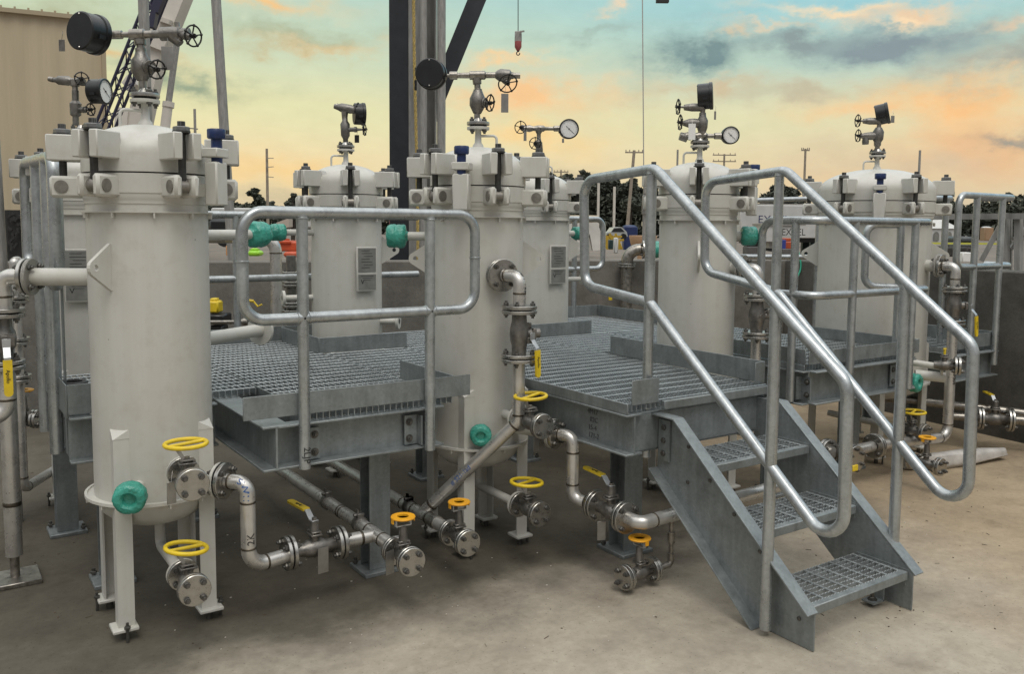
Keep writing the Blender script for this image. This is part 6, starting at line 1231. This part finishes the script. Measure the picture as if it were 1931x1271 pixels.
b = MB(); p = at(1212, 474, 16); b.lathe([(.13, 0), (.22, .12), (.255, .27), (.255, .29), (.23, .29)], 24, Matrix.Translation((p.x, p.y, p.z))); b.cyl((p.x, p.y, p.z - 1.0), (p.x, p.y, p.z), .1, n=12); single('bucket', b, mat('tan_concrete_bucket', (.50, .31, .18), .7), 'wide tan tub right of the looped rear guard rail', 'tub')
b = MB(); box_at(b, 1210, 1222, 418, 426, 20, .05); box_at(b, 1212, 1220, 426, 452, 20.05, .05); single('site_sign', b, mat('sign_back', (.45, .42, .30), .6), 'small sign on a post behind the left stair handrail', 'sign')
b = MB(); box_at(b, 1070, 1129, 406, 419, 45, 2.4, .05); single('site_office', b, mat('beige_panel', (.50, .43, .31), .6), 'low beige cabin before the dark wood behind the middle vessels', 'cabin')

# ------------------------------------------------------------------ trees
M_LEAF = mat('dark_pine_foliage', (.095, .105, .078), .9, 0, .45, .25, col2=(.05, .058, .045)); M_BARK = mat('bark', (.06, .045, .035), .9)
def leafs(b, c, r, n, s, rnd, sq=.8):
    for _ in range(n):
        d = V((rnd.gauss(0, 1), rnd.gauss(0, 1), rnd.gauss(0, 1))).normalized() * r * rnd.random() ** .5; d.z *= sq; p = V(c) + d
        u = V((rnd.uniform(-1, 1), rnd.uniform(-1, 1), rnd.uniform(-.6, .6))).normalized(); w = u.orthogonal().normalized(); w = (Matrix.Rotation(rnd.uniform(0, 6.3), 3, u) @ w)
        a = s * rnd.uniform(.6, 1.4); b.add([tuple(p - u * a), tuple(p + w * a * .6), tuple(p + u * a), tuple(p - w * a * .5)], [(0, 1, 2, 3)])
def tree(label, u, v, dep, hw, rnd, crowns=9, dens=160, cls=.18, sparse=1):
    dens *= 2.2; cls *= .7; p = at(u, v, dep); z = p.z; t = thing('pine_tree', label, 'tree', (p.x, p.y, -.2), 0, 'trees one can tell apart'); k = MB(); k.tube([(p.x, p.y, -.3), (p.x + .1, p.y, z * .5), (p.x, p.y, z * .93)], [.22, .15, .05], 8); b = MB()
    for i in range(crowns):
        f = i / (crowns - 1); zz = z * (.55 + .43 * f); rr_ = hw * (1 - .65 * f) * rnd.uniform(.7, 1.15); a = rnd.uniform(0, 6.3); c = V((p.x + math.cos(a) * rr_ * .55, p.y + math.sin(a) * rr_ * .55, zz)); k.tube([(p.x, p.y, zz - rr_ * .3), c], [.05, .02], 5); leafs(b, c, rr_ * .75, int(dens * sparse), cls * hw, rnd, .55)
    obj('trunk', k, M_BARK, t, world=True); obj('crown', b, M_LEAF, t, world=True)
rt = random.Random(21)
tree('pine with a ragged crown left of the bare pegged pole', 481, 357, 70, 1.1, rt); tree('low bushy tree right of the bare pegged pole', 551, 366, 72, 1.0, rt, 6); tree('small tree between the leaning pole and the ragged pine', 404, 372, 72, 1.0, rt, 6); tree('round crowned tree standing between the right stair handrail and the white trailer', 1476, 350, 75, 2.4, rt, 12, 260, .11); tree('pointed tree at the top of the dark wood left of the stairs', 1190, 338, 120, 2.6, rt, 9, 200, .13); tree('lower dark tree left of the wide vessel hinge', 1400, 362, 90, 1.4, rt, 6)
def wood(u0, u1, dep, top, n, seed, s=.34, thick=14):
    rn = random.Random(seed); b = MB()
    for i in range(n):
        u = rn.uniform(u0, u1); d = dep + rn.uniform(0, thick); zt = at(u, top(u) + rn.uniform(-4, 10), dep).z; f = rn.random() ** .6; p = at(u, 400, d); r = (1.25 - f) * 1.9 * rn.uniform(.5, 1.1)
        leafs(b, (p.x, p.y, zt * f), r, 26, s, rn, .8)
    return b
tA = lambda u: 332 + 26 * max(0, (u - 1130) / 90) + 8 * math.sin(u * .21) + 5 * math.sin(u * .57 + 1)
b = wood(1040, 1250, 125, tA, 1500, 2); o = struct('treeline', b, M_LEAF, 'stuff')
tB = lambda u: 376 + 10 * math.sin(u * .035) + 4 * math.sin(u * .23) + (20 if u < 1560 else 0)
b = wood(1390, 2000, 130, tB, 1700, 3); struct('treeline', b, M_LEAF, 'stuff')
tC = lambda u: 386 + 5 * math.sin(u * .11)
b = wood(380, 770, 140, tC, 700, 4); struct('treeline', b, M_LEAF, 'stuff')
